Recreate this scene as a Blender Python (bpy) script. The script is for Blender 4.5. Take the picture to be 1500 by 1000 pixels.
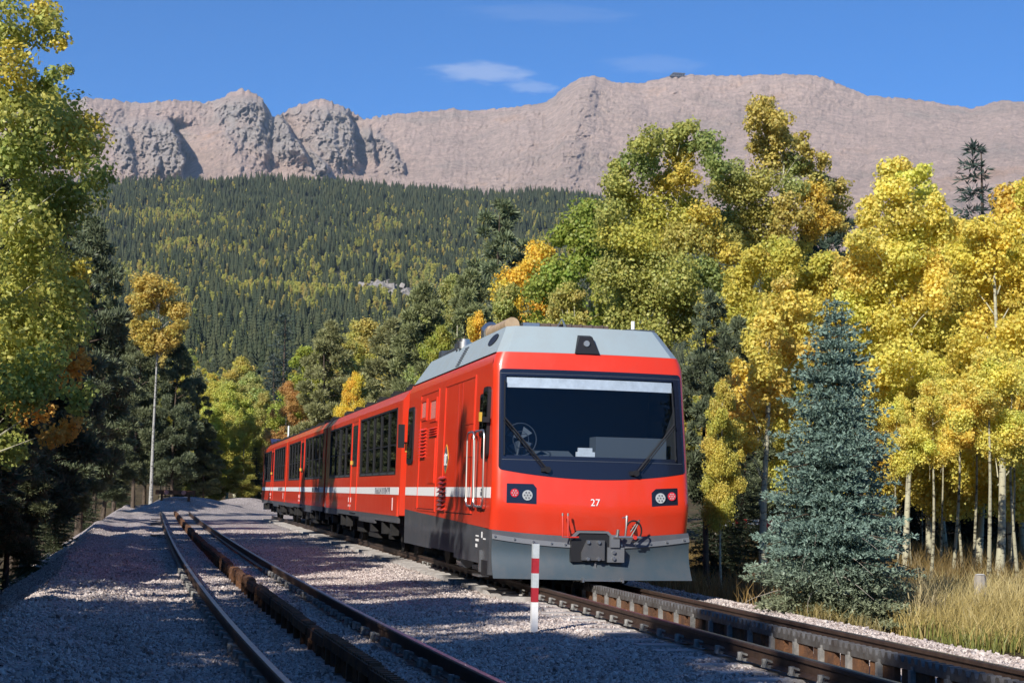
import bpy, bmesh, math, random
import numpy as np
from math import sin, cos, pi, radians, sqrt, atan2, tan, exp, log
from mathutils import Vector, Matrix

sc = bpy.context.scene
for o in list(bpy.data.objects):
    bpy.data.objects.remove(o)
COL = sc.collection
rng = np.random.default_rng(7)
random.seed(7)

# ------------------------------------------------------------------ camera
CAM_H, FPX = 1.32, 2400.0                 # metres above rail top, focal length in photo pixels (1500 wide)
YAW, PITCH, ROLL = 0.2053, 0.0934, 0.023
fw = np.array([sin(YAW)*cos(PITCH), cos(YAW)*cos(PITCH), sin(PITCH)])
r0 = np.array([cos(YAW), -sin(YAW), 0.0]); u0 = np.cross(r0, fw)
cr = cos(ROLL)*r0 + sin(ROLL)*u0
cu = -sin(ROLL)*r0 + cos(ROLL)*u0
cam_d = bpy.data.cameras.new('camera'); cam = bpy.data.objects.new('camera', cam_d); COL.objects.link(cam)
cam_d.sensor_width = 36; cam_d.lens = 36*FPX/1500
cam_d.clip_start = 0.1; cam_d.clip_end = 40000
M4 = Matrix(((cr[0], cu[0], -fw[0], 0), (cr[1], cu[1], -fw[1], 0), (cr[2], cu[2], -fw[2], CAM_H), (0, 0, 0, 1)))
cam.matrix_world = M4
sc.camera = cam

# ------------------------------------------------------------------ sky, sun, exposure
SUN_AZ = Vector((-0.66, -0.75)); SUN_AZ.normalize(); SUN_EL = radians(31)
world = bpy.data.worlds.new('World'); sc.world = world; world.use_nodes = True
wn = world.node_tree; wn.nodes.clear()
wo = wn.nodes.new('ShaderNodeOutputWorld'); wb = wn.nodes.new('ShaderNodeBackground')
sky = wn.nodes.new('ShaderNodeTexSky'); sky.sky_type = 'NISHITA'; sky.sun_disc = False
sky.sun_elevation = SUN_EL; sky.sun_rotation = atan2(SUN_AZ.x, SUN_AZ.y)
sky.altitude = 3000; sky.air_density = 1.0; sky.dust_density = 0.0; sky.ozone_density = 6.0
wb.inputs['Strength'].default_value = 0.085
sun_d = bpy.data.lights.new('sun', 'SUN'); sun_d.energy = 5.0; sun_d.angle = radians(0.53); sun_d.color = (1.0, 0.94, 0.85)
sun = bpy.data.objects.new('sun', sun_d); COL.objects.link(sun)
sdir = Vector((SUN_AZ.x*cos(SUN_EL), SUN_AZ.y*cos(SUN_EL), sin(SUN_EL)))
sun.rotation_euler = sdir.to_track_quat('Z', 'Y').to_euler(); sun.location = (-30, -30, 60)
sc.view_settings.view_transform = 'Standard'; sc.view_settings.look = 'None'
sc.view_settings.exposure = 0.52; sc.view_settings.gamma = 1.0
sc.render.engine = 'CYCLES'
sc.render.resolution_x, sc.render.resolution_y = 1024, 682

def ray(x, y):
    return fw + cr*((x-750)/FPX) + cu*((500-y)/FPX)
def at(x, y, Y=None, X=None, Z=None):
    d = ray(x, y)
    t = Y/d[1] if Y is not None else (X/d[0] if X is not None else (Z-CAM_H)/d[2])
    return np.array([0, 0, CAM_H]) + d*t
def hor(px):                                # image row of the horizon at column px
    return 713.2+0.023*(px-243)

# small wisps of cloud in the sky, at the directions where they stand
def cloud_nodes():
    N, L = wn.nodes, wn.links
    tc = N.new('ShaderNodeTexCoord')
    tint = N.new('ShaderNodeMix'); tint.data_type = 'RGBA'; tint.blend_type = 'MULTIPLY'; tint.inputs[0].default_value = 1   # deep blue of dry mountain air, the same in every direction
    L.new(sky.outputs['Color'], tint.inputs[6]); tint.inputs[7].default_value = (.40, .92, 1.25, 1)
    last = tint.outputs[2]
    for (px, py, wx, wy, st) in ((705, 106, 0.030, 0.0065, .42), (778, 128, 0.016, 0.004, .28), (955, 95, 0.03, 0.006, .12), (800, 20, .05, .006, .08)):
        d = ray(px, py); d = d/np.linalg.norm(d)
        sub = N.new('ShaderNodeVectorMath'); sub.operation = 'SUBTRACT'; L.new(tc.outputs['Generated'], sub.inputs[0]); sub.inputs[1].default_value = d
        du = N.new('ShaderNodeVectorMath'); du.operation = 'DOT_PRODUCT'; L.new(sub.outputs[0], du.inputs[0]); du.inputs[1].default_value = r0/wx
        dv = N.new('ShaderNodeVectorMath'); dv.operation = 'DOT_PRODUCT'; L.new(sub.outputs[0], dv.inputs[0]); dv.inputs[1].default_value = u0/wy
        dw = N.new('ShaderNodeVectorMath'); dw.operation = 'DOT_PRODUCT'; L.new(sub.outputs[0], dw.inputs[0]); dw.inputs[1].default_value = fw*3
        cx = N.new('ShaderNodeCombineXYZ'); L.new(du.outputs['Value'], cx.inputs[0]); L.new(dv.outputs['Value'], cx.inputs[1]); L.new(dw.outputs['Value'], cx.inputs[2])
        ns = N.new('ShaderNodeTexNoise'); ns.inputs['Scale'].default_value = 1.7; ns.inputs['Detail'].default_value = 6; L.new(cx.outputs[0], ns.inputs['Vector'])
        ln = N.new('ShaderNodeVectorMath'); ln.operation = 'LENGTH'; L.new(cx.outputs[0], ln.inputs[0])
        ma = N.new('ShaderNodeMath'); ma.operation = 'MULTIPLY_ADD'; L.new(ns.outputs[0], ma.inputs[0]); ma.inputs[1].default_value = 1.5; ma.inputs[2].default_value = -.75
        ad = N.new('ShaderNodeMath'); ad.operation = 'SUBTRACT'; L.new(ln.outputs['Value'], ad.inputs[0]); L.new(ma.outputs[0], ad.inputs[1])
        mr = N.new('ShaderNodeMapRange'); mr.interpolation_type = 'SMOOTHSTEP'; L.new(ad.outputs[0], mr.inputs['Value'])
        mr.inputs['From Min'].default_value = 1.25; mr.inputs['From Max'].default_value = 0.35; mr.inputs['To Min'].default_value = 0; mr.inputs['To Max'].default_value = st
        mx = N.new('ShaderNodeMix'); mx.data_type = 'RGBA'; L.new(mr.outputs[0], mx.inputs[0]); L.new(last, mx.inputs[6]); mx.inputs[7].default_value = (5.2, 5.9, 7.6, 1)
        last = mx.outputs[2]
    L.new(last, wb.inputs['Color']); L.new(wb.outputs[0], wo.inputs['Surface'])
cloud_nodes()

# ------------------------------------------------------------------ helpers
def material(name, col, rough=.6, metal=0., var=0., vscale=3., bump=0., bscale=20., coat=0., spec=.5, col2=None, detail=4, dirt=None):
    m = bpy.data.materials.new(name); m.use_nodes = True
    nt = m.node_tree; N, L = nt.nodes, nt.links; b = N['Principled BSDF']
    b.inputs['Base Color'].default_value = (*col, 1); b.inputs['Roughness'].default_value = rough
    b.inputs['Metallic'].default_value = metal; b.inputs['Specular IOR Level'].default_value = spec
    if coat: b.inputs['Coat Weight'].default_value = coat; b.inputs['Coat Roughness'].default_value = .06
    if var or col2 or bump:
        g = N.new('ShaderNodeNewGeometry')
    if var or col2:
        n = N.new('ShaderNodeTexNoise'); n.inputs['Scale'].default_value = vscale; n.inputs['Detail'].default_value = detail; n.inputs['Roughness'].default_value = .65
        L.new(g.outputs['Position'], n.inputs['Vector'])
        mx = N.new('ShaderNodeMix'); mx.data_type = 'RGBA'
        mr = N.new('ShaderNodeMapRange'); mr.inputs['From Min'].default_value = .32; mr.inputs['From Max'].default_value = .68; L.new(n.outputs[0], mr.inputs['Value']); L.new(mr.outputs[0], mx.inputs[0])
        c2 = col2 if col2 else tuple(c*(1-var) for c in col); c1 = col if col2 else tuple(min(1, c*(1+var)) for c in col)
        mx.inputs[6].default_value = (*c1, 1); mx.inputs[7].default_value = (*c2, 1)
        L.new(mx.outputs[2], b.inputs['Base Color'])
    if bump:
        n2 = N.new('ShaderNodeTexNoise'); n2.inputs['Scale'].default_value = bscale; n2.inputs['Detail'].default_value = 5; L.new(g.outputs['Position'], n2.inputs['Vector'])
        bp = N.new('ShaderNodeBump'); bp.inputs['Strength'].default_value = bump; bp.inputs['Distance'].default_value = .02; L.new(n2.outputs[0], bp.inputs['Height']); L.new(bp.outputs[0], b.inputs['Normal'])
    return m

def tag(o, label=None, cat=None, group=None, kind=None):
    if label: o['label'] = label
    if cat: o['category'] = cat
    if group: o['group'] = group
    if kind: o['kind'] = kind
    return o
def empty(name, loc, rz=0):
    o = bpy.data.objects.new(name, None); COL.objects.link(o); o.location = loc; o.rotation_euler = (0, 0, rz); o.empty_display_size = .2
    return o
def link(name, me, mat=None, parent=None, loc=None):
    o = bpy.data.objects.new(name, me); COL.objects.link(o)
    if mat is not None and not me.materials: me.materials.append(mat)
    if parent: o.parent = parent
    if loc is not None: o.location = loc
    return o
def np_mesh(name, V, Fq, smooth=False, attrs=None):
    me = bpy.data.meshes.new(name); V = np.asarray(V, np.float32); Fq = np.asarray(Fq, np.int32)
    k = Fq.shape[1]
    me.vertices.add(len(V)); me.vertices.foreach_set('co', V.ravel())
    me.loops.add(Fq.size); me.loops.foreach_set('vertex_index', Fq.ravel())
    me.polygons.add(len(Fq)); me.polygons.foreach_set('loop_start', np.arange(0, Fq.size, k, dtype=np.int32))
    me.update(calc_edges=True)
    if smooth: me.shade_smooth()
    for nm, (ty, dat) in (attrs or {}).items():
        a = me.attributes.new(nm, ty, 'POINT')
        a.data.foreach_set('color' if ty == 'FLOAT_COLOR' else ('vector' if ty == 'FLOAT_VECTOR' else 'value'), np.asarray(dat, np.int32 if ty == 'INT' else np.float32).ravel())
    return me
class MB:
    def __init__(s): s.v = []; s.f = []
    def add(s, vs, fs):
        b = len(s.v); s.v += [tuple(map(float, p)) for p in vs]; s.f += [tuple(b+i for i in f) for f in fs]; return s
    def box(s, x0, x1, y0, y1, z0, z1):
        return s.add([(x0,y0,z0),(x1,y0,z0),(x1,y1,z0),(x0,y1,z0),(x0,y0,z1),(x1,y0,z1),(x1,y1,z1),(x0,y1,z1)],
                     [(0,3,2,1),(4,5,6,7),(0,1,5,4),(1,2,6,5),(2,3,7,6),(3,0,4,7)])
    def prism(s, a, b):                       # two matching rings of points
        n = len(a); s.add(list(a)+list(b), [tuple(range(n))[::-1], tuple(range(n, 2*n))]+[(i, (i+1) % n, n+(i+1) % n, n+i) for i in range(n)]); return s
    def grid(s, rows):
        m = len(rows[0]); vs = [p for r in rows for p in r]
        return s.add(vs, [(i*m+j, i*m+j+1, (i+1)*m+j+1, (i+1)*m+j) for i in range(len(rows)-1) for j in range(m-1)])
    def tube(s, pts, r, n=8, cap=True):
        pts = [Vector(p) for p in pts]; rs = r if isinstance(r, (list, tuple)) else [r]*len(pts); rings = []
        t0 = (pts[1]-pts[0]).normalized(); up = Vector((0,0,1)) if abs(t0.z) < .9 else Vector((1,0,0)); a = t0.cross(up).normalized()
        for i, p in enumerate(pts):
            t = (pts[min(i+1, len(pts)-1)]-pts[max(i-1, 0)]).normalized(); a = (a-t*a.dot(t)).normalized(); b = t.cross(a)
            rings.append([p+(a*cos(2*pi*k/n)+b*sin(2*pi*k/n))*rs[i] for k in range(n)])
        vs = [q for g in rings for q in g]; fs = [(i*n+k, i*n+(k+1) % n, (i+1)*n+(k+1) % n, (i+1)*n+k) for i in range(len(pts)-1) for k in range(n)]
        if cap: fs += [tuple(range(n))[::-1], tuple(range((len(pts)-1)*n, len(pts)*n))]
        return s.add(vs, fs)
    def disc(s, c, ax, r, h, n=16):           # short cylinder, axis 'x','y','z'
        d = Vector({'x': (1,0,0), 'y': (0,1,0), 'z': (0,0,1)}[ax]); c = Vector(c); return s.tube([c, c+d*h], r, n)
    def mesh(s, name, smooth=30, weld=False):
        me = bpy.data.meshes.new(name); me.from_pydata(s.v, [], s.f); me.update()
        bm = bmesh.new(); bm.from_mesh(me)
        if weld: bmesh.ops.remove_doubles(bm, verts=bm.verts, dist=.0008)
        bmesh.ops.recalc_face_normals(bm, faces=bm.faces); bm.to_mesh(me); bm.free()
        if smooth: me.shade_smooth(); me.set_sharp_from_angle(angle=radians(smooth))
        return me
    def build(s, name, mat, parent=None, smooth=30, weld=False, loc=None):
        return link(name, s.mesh(name, smooth, weld), mat, parent, loc)

# numpy gradient-free value noise
def vnoise(x, y, seed=0):
    xi = np.floor(x).astype(np.int64); yi = np.floor(y).astype(np.int64); fx = x-xi; fy = y-yi
    fx = fx*fx*(3-2*fx); fy = fy*fy*(3-2*fy)
    def h(a, b):
        n = (a*374761393+b*668265263+seed*1442695041) & 0x7fffffff
        n = ((n ^ (n >> 13))*1274126177) & 0x7fffffff
        return ((n ^ (n >> 16)) & 0xffff)/65535.0
    return (h(xi, yi)*(1-fx)+h(xi+1, yi)*fx)*(1-fy)+(h(xi, yi+1)*(1-fx)+h(xi+1, yi+1)*fx)*fy
def fbm(x, y, o=5, seed=0, ridged=False, gain=.5):
    s = 0; a = 1; t = 0
    for i in range(o):
        n = vnoise(x*2**i+17.3*i, y*2**i-9.1*i, seed+i)
        s = s+a*((1-np.abs(2*n-1)) if ridged else n); t += a; a *= gain
    return s/t
def cells(x, y, seed=0):
    xi = np.floor(x).astype(np.int64); yi = np.floor(y).astype(np.int64); f1 = np.full(x.shape, 9.); f2 = f1.copy(); idv = np.zeros(x.shape)
    def h(a, b, k):
        n = (a*374761393+b*668265263+(seed+k)*1442695041) & 0x7fffffff; n = ((n ^ (n >> 13))*1274126177) & 0x7fffffff; return ((n ^ (n >> 16)) & 0xffff)/65535.0
    for i in (-1, 0, 1):
        for j in (-1, 0, 1):
            a = xi+i; b = yi+j; d = (a+h(a, b, 1)-x)**2+(b+h(a, b, 2)-y)**2; c = h(a, b, 3)
            idv = np.where(d < f1, c, idv); f2 = np.where(d < f1, f1, np.minimum(f2, d)); f1 = np.minimum(f1, d)
    return idv, np.sqrt(f2)-np.sqrt(f1)
def sstep(a, b, x):
    t = np.clip((np.asarray(x, float)-a)/(b-a), 0, 1); return t*t*(3-2*t)

# ------------------------------------------------------------------ terrain functions
TRACK_X = 6.13
def left_track_x(Y): return 1.64-.52*(np.log(np.maximum(Y, 3))-2.43)
HR = 2300.0
ridge_px = [(-500, 300), (0, 280), (150, 270), (260, 266), (480, 268), (600, 276), (700, 283), (800, 283), (890, 293), (1000, 325), (1150, 365), (1300, 400), (1500, 430), (1900, 460)]
_rd = [ray(x, y) for x, y in ridge_px]
RAZ = np.array([atan2(d[0], d[1]) for d in _rd]); REL = np.array([d[2]/sqrt(d[0]**2+d[1]**2) for d in _rd])
def hill_z(X, Y):
    r = np.hypot(X, Y); az = np.arctan2(X, Y)
    e = np.interp(az, RAZ, REL)
    t = r/HR
    z = e*HR*np.where(t < 1, np.maximum(t, 1e-6)**1.72, 1-(t-1)*.9)
    z = z*sstep(70, 260, r)*np.where(Y > 0, 1, 0)
    return z+(fbm(X/90., Y/90., 4, 3)-.5)*22*sstep(200, 900, r)
def ground_z(X, Y):
    X = np.asarray(X, float); Y = np.asarray(Y, float)
    edge = -1.55-1.0*sstep(14, 70, Y)+.25*(fbm(X*0+3, Y/3.0, 3, 5)-.5)
    d = np.maximum(edge-X, 0)
    z = -.20-np.minimum(d*.62, 1.7+.3*fbm(X/4, Y/4, 2, 8))
    z = z+.16*np.exp(-((X-edge-.15)/.35)**2)*(fbm(X/1.5, Y/2.2, 3, 11)-.15)      # low windrow along the shoulder
    dr = np.maximum(X-8.3, 0); z = z-.22*sstep(0, 1.0, dr)+.02*np.maximum(dr-3, 0)
    near = np.exp(-((Y-9)/7.)**2)*np.clip(.2-X, 0, 1.6)*.22*fbm(X/.6, Y/.8, 3, 21)   # rough heaps close by on the left
    # earth heaps beyond the end of the siding
    heap = 0
    for (hx, hy, hw, hh) in ((2.2, 97, 2.2, .75), (4.6, 101, 2.6, .8), (6.8, 104, 2.4, .55), (.2, 95, 1.8, .7)):
        heap = heap+hh*np.exp(-((X-hx)/hw)**2-((Y-hy)/2.2)**2)
    z = z+(fbm(X/1.1, Y/1.7, 3, 23)-.5)*.42*sstep(.2, -.9, X)*sstep(-4.5, -2.5, X)
    z = z-.11*sstep(1.30, 1.18, np.abs(X-TRACK_X))*sstep(22.9, 23.6, Y)*sstep(86, 84, Y)
    return z+near+heap+(fbm(X/1.1, Y/1.1, 4, 1)-.5)*.05+hill_z(X, Y)
def gz(X, Y): return float(ground_z(np.array([X]), np.array([Y]))[0])

# ------------------------------------------------------------------ materials of the setting
def ground_material():
    m = bpy.data.materials.new('ballast_and_forest_floor'); m.use_nodes = True; N, L = m.node_tree.nodes, m.node_tree.links; b = N['Principled BSDF']
    g = N.new('ShaderNodeNewGeometry'); at_ = N.new('ShaderNodeAttribute'); at_.attribute_name = 'ballast'
    v = N.new('ShaderNodeTexVoronoi'); v.inputs['Scale'].default_value = 26; L.new(g.outputs['Position'], v.inputs['Vector'])
    n = N.new('ShaderNodeTexNoise'); n.inputs['Scale'].default_value = .8; n.inputs['Detail'].default_value = 8; n.inputs['Roughness'].default_value = .7; L.new(g.outputs['Position'], n.inputs['Vector'])
    ramp = N.new('ShaderNodeValToRGB'); e = ramp.color_ramp.elements
    e[0].position = 0; e[0].color = (.22, .185, .18, 1); e[1].position = 1; e[1].color = (.58, .52, .50, 1)
    k = ramp.color_ramp.elements.new(.5); k.color = (.41, .36, .345, 1)
    sx = N.new('ShaderNodeSeparateColor'); L.new(v.outputs['Color'], sx.inputs[0]); L.new(sx.outputs[0], ramp.inputs[0])
    soil = N.new('ShaderNodeValToRGB'); s = soil.color_ramp.elements
    s[0].position = .3; s[0].color = (.035, .028, .018, 1); s[1].position = .7; s[1].color = (.15, .11, .055, 1); L.new(n.outputs[0], soil.inputs[0])
    dm = N.new('ShaderNodeMapRange'); dm.inputs['From Min'].default_value = .3; dm.inputs['From Max'].default_value = .7; dm.inputs['To Min'].default_value = .72; dm.inputs['To Max'].default_value = 1.08; L.new(n.outputs[0], dm.inputs['Value'])
    mu = N.new('ShaderNodeMix'); mu.data_type = 'RGBA'; mu.blend_type = 'MULTIPLY'; mu.inputs[0].default_value = 1; L.new(ramp.outputs[0], mu.inputs[6]); L.new(dm.outputs[0], mu.inputs[7])
    # ragged border between ballast and soil
    ad = N.new('ShaderNodeMath'); ad.operation = 'ADD'; L.new(at_.outputs['Fac'], ad.inputs[0])
    n3 = N.new('ShaderNodeTexNoise'); n3.inputs['Scale'].default_value = 3.5; n3.inputs['Detail'].default_value = 6; L.new(g.outputs['Position'], n3.inputs['Vector']); L.new(n3.outputs[0], ad.inputs[1])
    st = N.new('ShaderNodeMapRange'); st.inputs['From Min'].default_value = .92; st.inputs['From Max'].default_value = 1.08; L.new(ad.outputs[0], st.inputs['Value'])
    mx = N.new('ShaderNodeMix'); mx.data_type = 'RGBA'; L.new(st.outputs[0], mx.inputs[0]); L.new(soil.outputs[0], mx.inputs[6]); L.new(mu.outputs[2], mx.inputs[7]); L.new(mx.outputs[2], b.inputs['Base Color'])
    b.inputs['Roughness'].default_value = .95; b.inputs['Specular IOR Level'].default_value = .15
    bp = N.new('ShaderNodeBump'); bp.inputs['Strength'].default_value = .9; bp.inputs['Distance'].default_value = .03; L.new(v.outputs['Distance'], bp.inputs['Height']); bp.invert = True; L.new(bp.outputs[0], b.inputs['Normal'])
    return m
M = {}
M['ground'] = ground_material()

def axis(segs):
    out = []
    for a, b, st in segs: out += list(np.arange(a, b, st))
    return np.array(out+[segs[-1][1]])
def make_ground():
    xs = axis([(-120, -40, 8), (-40, -8, 2), (-8, -4, .5), (-4, 9.5, .11), (9.5, 16, .5), (16, 40, 2), (40, 150, 8)])
    ys = axis([(-60, -10, 5), (-10, 7, 1), (7, 32, .13), (32, 70, .4), (70, 115, .8), (115, 270, 4)])
    XX, YY = np.meshgrid(xs, ys); Z = ground_z(XX, YY)
    fine = (XX > -4) & (XX < 9.6) & (YY < 60)
    Z = Z+np.where(fine, (fbm(XX/.16, YY/.16, 3, 41)-.5)*.045, 0)
    V = np.stack([XX, YY, Z], -1).reshape(-1, 3); n = len(xs); k = len(ys)
    idx = np.arange(n*k).reshape(k, n); Fq = np.stack([idx[:-1, :-1], idx[:-1, 1:], idx[1:, 1:], idx[1:, :-1]], -1).reshape(-1, 4)
    e = -3.0-.9*sstep(14, 70, YY)
    bal = sstep(e-.5, e+.5, XX)*(1-sstep(8.2, 9.0, XX))*(1-sstep(106, 116, YY))
    me = np_mesh('ground', V, Fq, True, {'ballast': ('FLOAT', bal.ravel())})
    o = link('ground', me, M['ground']); tag(o, kind='structure')
    xs2 = [-12000, 12000]; mb = MB(); mb.add([(-9000, -9000, -6), (9000, -9000, -6), (9000, 9000, -6), (-9000, 9000, -6)], [(0, 1, 2, 3)])
    p = mb.build('valley_floor', material('valley_soil', (.06, .06, .03), .95, var=.4, vscale=.01)); tag(p, kind='structure')
make_ground()

# hillside (polar sheet of the same height function)
def make_hill():
    az = np.linspace(-.55, .95, 260); rr = np.concatenate([np.linspace(230, 2300, 150), np.linspace(2320, 3100, 20)])
    A, R = np.meshgrid(az, rr); X = R*np.sin(A); Y = R*np.cos(A); Z = hill_z(X, Y)-.4
    V = np.stack([X, Y, Z], -1).reshape(-1, 3); n = len(az); k = len(rr); idx = np.arange(n*k).reshape(k, n)
    Fq = np.stack([idx[:-1, :-1], idx[:-1, 1:], idx[1:, 1:], idx[1:, :-1]], -1).reshape(-1, 4)
    me = np_mesh('hillside', V, Fq, True)
    o = link('hillside', me, material('hill_floor', (.055, .055, .025), .95, col2=(.03, .035, .018), vscale=.05)); tag(o, kind='structure')
make_hill()

# mountain
def rock_material():
    m = bpy.data.materials.new('pink_granite'); m.use_nodes = True; N, L = m.node_tree.nodes, m.node_tree.links; b = N['Principled BSDF']
    g = N.new('ShaderNodeNewGeometry')
    def noise(sc_, det=6, ro=.65):
        n = N.new('ShaderNodeTexNoise'); n.inputs['Scale'].default_value = sc_; n.inputs['Detail'].default_value = det; n.inputs['Roughness'].default_value = ro; L.new(g.outputs['Position'], n.inputs['Vector']); return n
    n1 = noise(.0032); r1 = N.new('ShaderNodeValToRGB'); el = r1.color_ramp.elements
    el[0].position = .30; el[0].color = (.41, .335, .28, 1); el[1].position = .72; el[1].color = (.54, .36, .25, 1)
    q = el.new(.45); q.color = (.50, .375, .305, 1); q = el.new(.58); q.color = (.56, .42, .345, 1)
    L.new(n1.outputs[0], r1.inputs[0])
    n2 = noise(.035, 8, .75); mr = N.new('ShaderNodeMapRange'); mr.inputs['From Min'].default_value = .3; mr.inputs['From Max'].default_value = .7; mr.inputs['To Min'].default_value = .6; mr.inputs['To Max'].default_value = 1.3; L.new(n2.outputs[0], mr.inputs['Value'])
    mu = N.new('ShaderNodeMix'); mu.data_type = 'RGBA'; mu.blend_type = 'MULTIPLY'; mu.inputs[0].default_value = 1; L.new(r1.outputs[0], mu.inputs[6]); L.new(mr.outputs[0], mu.inputs[7])
    # steep faces are bare grey rock
    at_ = N.new('ShaderNodeAttribute'); at_.attribute_name = 'crag'
    mx = N.new('ShaderNodeMix'); mx.data_type = 'RGBA'; L.new(at_.outputs['Fac'], mx.inputs[0]); L.new(mu.outputs[2], mx.inputs[6])
    gm = N.new('ShaderNodeMix'); gm.data_type = 'RGBA'; gm.blend_type = 'MULTIPLY'; gm.inputs[0].default_value = 1; gm.inputs[6].default_value = (.44, .39, .345, 1); L.new(mr.outputs[0], gm.inputs[7]); L.new(gm.outputs[2], mx.inputs[7])
    L.new(mx.outputs[2], b.inputs['Base Color']); b.inputs['Roughness'].default_value = .95; b.inputs['Specular IOR Level'].default_value = .1
    n3 = noise(.05, 8, .8); bp = N.new('ShaderNodeBump'); bp.inputs['Strength'].default_value = .8; bp.inputs['Distance'].default_value = 30; L.new(n3.outputs[0], bp.inputs['Height']); L.new(bp.outputs[0], b.inputs['Normal'])
    return m
crest = [(-500, 215), (-300, 190), (-100, 175), (20, 160), (60, 155), (95, 147), (127, 142), (150, 145), (180, 148), (205, 151), (230, 149), (255, 146), (290, 149), (310, 150), (322, 144), (335, 137), (350, 131), (362, 132), (375, 138), (386, 147), (393, 160), (399, 171), (405, 167), (412, 168), (420, 161), (427, 159), (440, 152), (455, 149), (470, 146), (485, 149), (497, 153), (510, 160), (522, 168), (535, 175), (560, 170), (590, 166), (620, 164), (650, 161), (665, 159), (680, 162), (720, 160), (760, 156), (800, 150), (812, 142), (825, 129), (838, 121), (850, 115), (870, 111), (885, 114), (900, 120), (915, 122), (940, 121), (965, 116), (990, 111), (1020, 110), (1050, 111), (1090, 111), (1110, 109), (1130, 111), (1150, 109), (1175, 109), (1200, 112), (1220, 119), (1235, 126), (1270, 140), (1310, 143), (1340, 146), (1370, 150), (1400, 156), (1425, 159), (1445, 153), (1465, 148), (1490, 149), (1530, 152), (1700, 175), (2000, 220)]
def make_mountain():
    cd = [ray(x, y) for x, y in crest]; caz = np.array([atan2(d[0], d[1]) for d in cd]); cel = np.array([d[2]/sqrt(d[0]**2+d[1]**2) for d in cd])
    az = np.concatenate([np.linspace(-.55, -.15, 60)[:-1], np.linspace(-.15, .56, 1050), np.linspace(.56, .9, 40)[1:]])
    t = np.concatenate([np.linspace(0, 1, 205), np.linspace(1.02, 1.5, 14)])
    A, T = np.meshgrid(az, t); e1 = np.interp(A, caz, cel)
    px = 750+FPX*np.tan(A-YAW); e0 = .150
    TT = np.minimum(T, 1.0)
    # noise carves the crest line a little as well
    e = e0+(e1-e0)*(TT**.92)
    py = hor(px)-FPX*e*1.0
    R = 3500+2100*TT**1.05
    d = np.zeros_like(R); cragm = np.zeros_like(R)
    def buttress(edge, depth, wl, top, bot, soft=3., crag=1., gully=0., gw=14.):
        nonlocal d, cragm
        ey = np.array([p[1] for p in edge], float); ex = np.array([p[0] for p in edge], float)
        xe = np.interp(py, ey, ex)+ (fbm(py/9., px*0, 3, 77)-.5)*7
        s = (xe-px); f = np.clip(1-s/wl, 0, 1)*sstep(-soft, soft, s)
        win = sstep(top-6, top+14, py)*(1-sstep(bot-20, bot+14, py))
        d += depth*f*win-gully*win*sstep(soft, -soft, s)*np.exp(np.minimum(s, 0)/gw); cragm = np.maximum(cragm, crag*win*sstep(-soft*3, 0, s)*np.clip(1.4-s/wl, 0, 1))
    buttress([(226, 178), (238, 190), (250, 215), (257, 240), (256, 262)], 330, 75, 180, 266, 1.6, 1., 430, 22)     # cliff left with deep shade
    buttress([(168, 190), (174, 215), (180, 240), (186, 262)], 130, 26, 188, 262, 2.)
    buttress([(214, 205), (217, 225), (222, 262)], 90, 18, 205, 262, 2.)
    buttress([(388, 146), (398, 170), (412, 190), (430, 212), (442, 228)], 330, 85, 140, 236, 1.8, 1., 330, 17)      # first tower and its gully
    buttress([(440, 214), (455, 226), (470, 245), (478, 262)], 160, 34, 212, 262, 3.)
    buttress([(322, 200), (334, 216)], 120, 20, 196, 218, 2., .4)
    buttress([(378, 214), (388, 232), (392, 240)], 120, 20, 212, 240, 2., .5)
    buttress([(492, 150), (504, 178), (509, 205), (512, 222), (516, 240)], 240, 75, 150, 244, 1.8, 1., 250, 14)     # second tower
    buttress([(528, 180), (536, 200), (541, 226)], 170, 24, 180, 232, 1.6, 1., 90, 9)
    buttress([(545, 190), (570, 215), (585, 246)], 150, 34, 185, 250, 3., .7)
    buttress([(868, 112), (862, 140), (850, 175), (838, 230), (830, 300)], 150, 150, 100, 330, 20., .15)   # broad summit rib
    buttress([(912, 122), (935, 150), (955, 200)], 110, 60, 112, 260, 22., .05)
    buttress([(775, 190), (770, 230)], 50, 60, 175, 260, 14., .1)
    # general relief: fluted ribs running downhill and boulder-field roughness
    wob = px+ (fbm(px/60., py/60., 3, 12)-.5)*60
    left = 1-sstep(520, 620, px)
    rib = fbm(wob/26.+py*.012, py/90., 5, 31, True)
    d += (rib-.5)*(45+50*left)
    d += (fbm(px/7., py/9., 4, 51, True)-.5)*(26+20*left+30*cragm)
    d += (fbm(px/2.4, py/2.4, 3, 61)-.5)*(20+16*cragm)
    wx = px+(fbm(px/14., py/14., 3, 71)-.5)*16; wy = py+(fbm(px/14., py/14., 3, 72)-.5)*16
    c1, e1_ = cells(wx/6.+wy/40., wy/16., 5); c2, e2_ = cells(wx/3.6, wy/5., 9); c3, e3_ = cells(wx/20.+wy/60., wy/42., 15)
    d += (c1-.5)*(5+75*cragm+12*left)+np.minimum(e1_, .25)*(6+90*cragm+10*left)
    d += (c2-.5)*(10+14*cragm+6*left)+np.minimum(e2_, .3)*(9+8*left)
    d += (c3-.5)*(6+45*cragm)
    d += (fbm(wx/4.5+wy/50., wy/45., 4, 83, True)-.5)*150*cragm
    big = fbm(px/120., py/80., 3, 91); d += (big-.5)*200
    fade = sstep(0, .05, T)*np.where(T > 1, 0, 1)*(1-.55*sstep(.93, 1., T))
    Rn = R-d*fade
    Z = CAM_H+Rn*e + ((fbm(px/5., px*0+3, 3, 19)-.5)*9+(cells(px/4., px*0+.5, 33)[0]-.5)*(3+5*left))*sstep(.93, 1, T)
    back = np.maximum(T-1, 0); Rn = Rn+back*3000; Z = Z-back*2000
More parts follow.
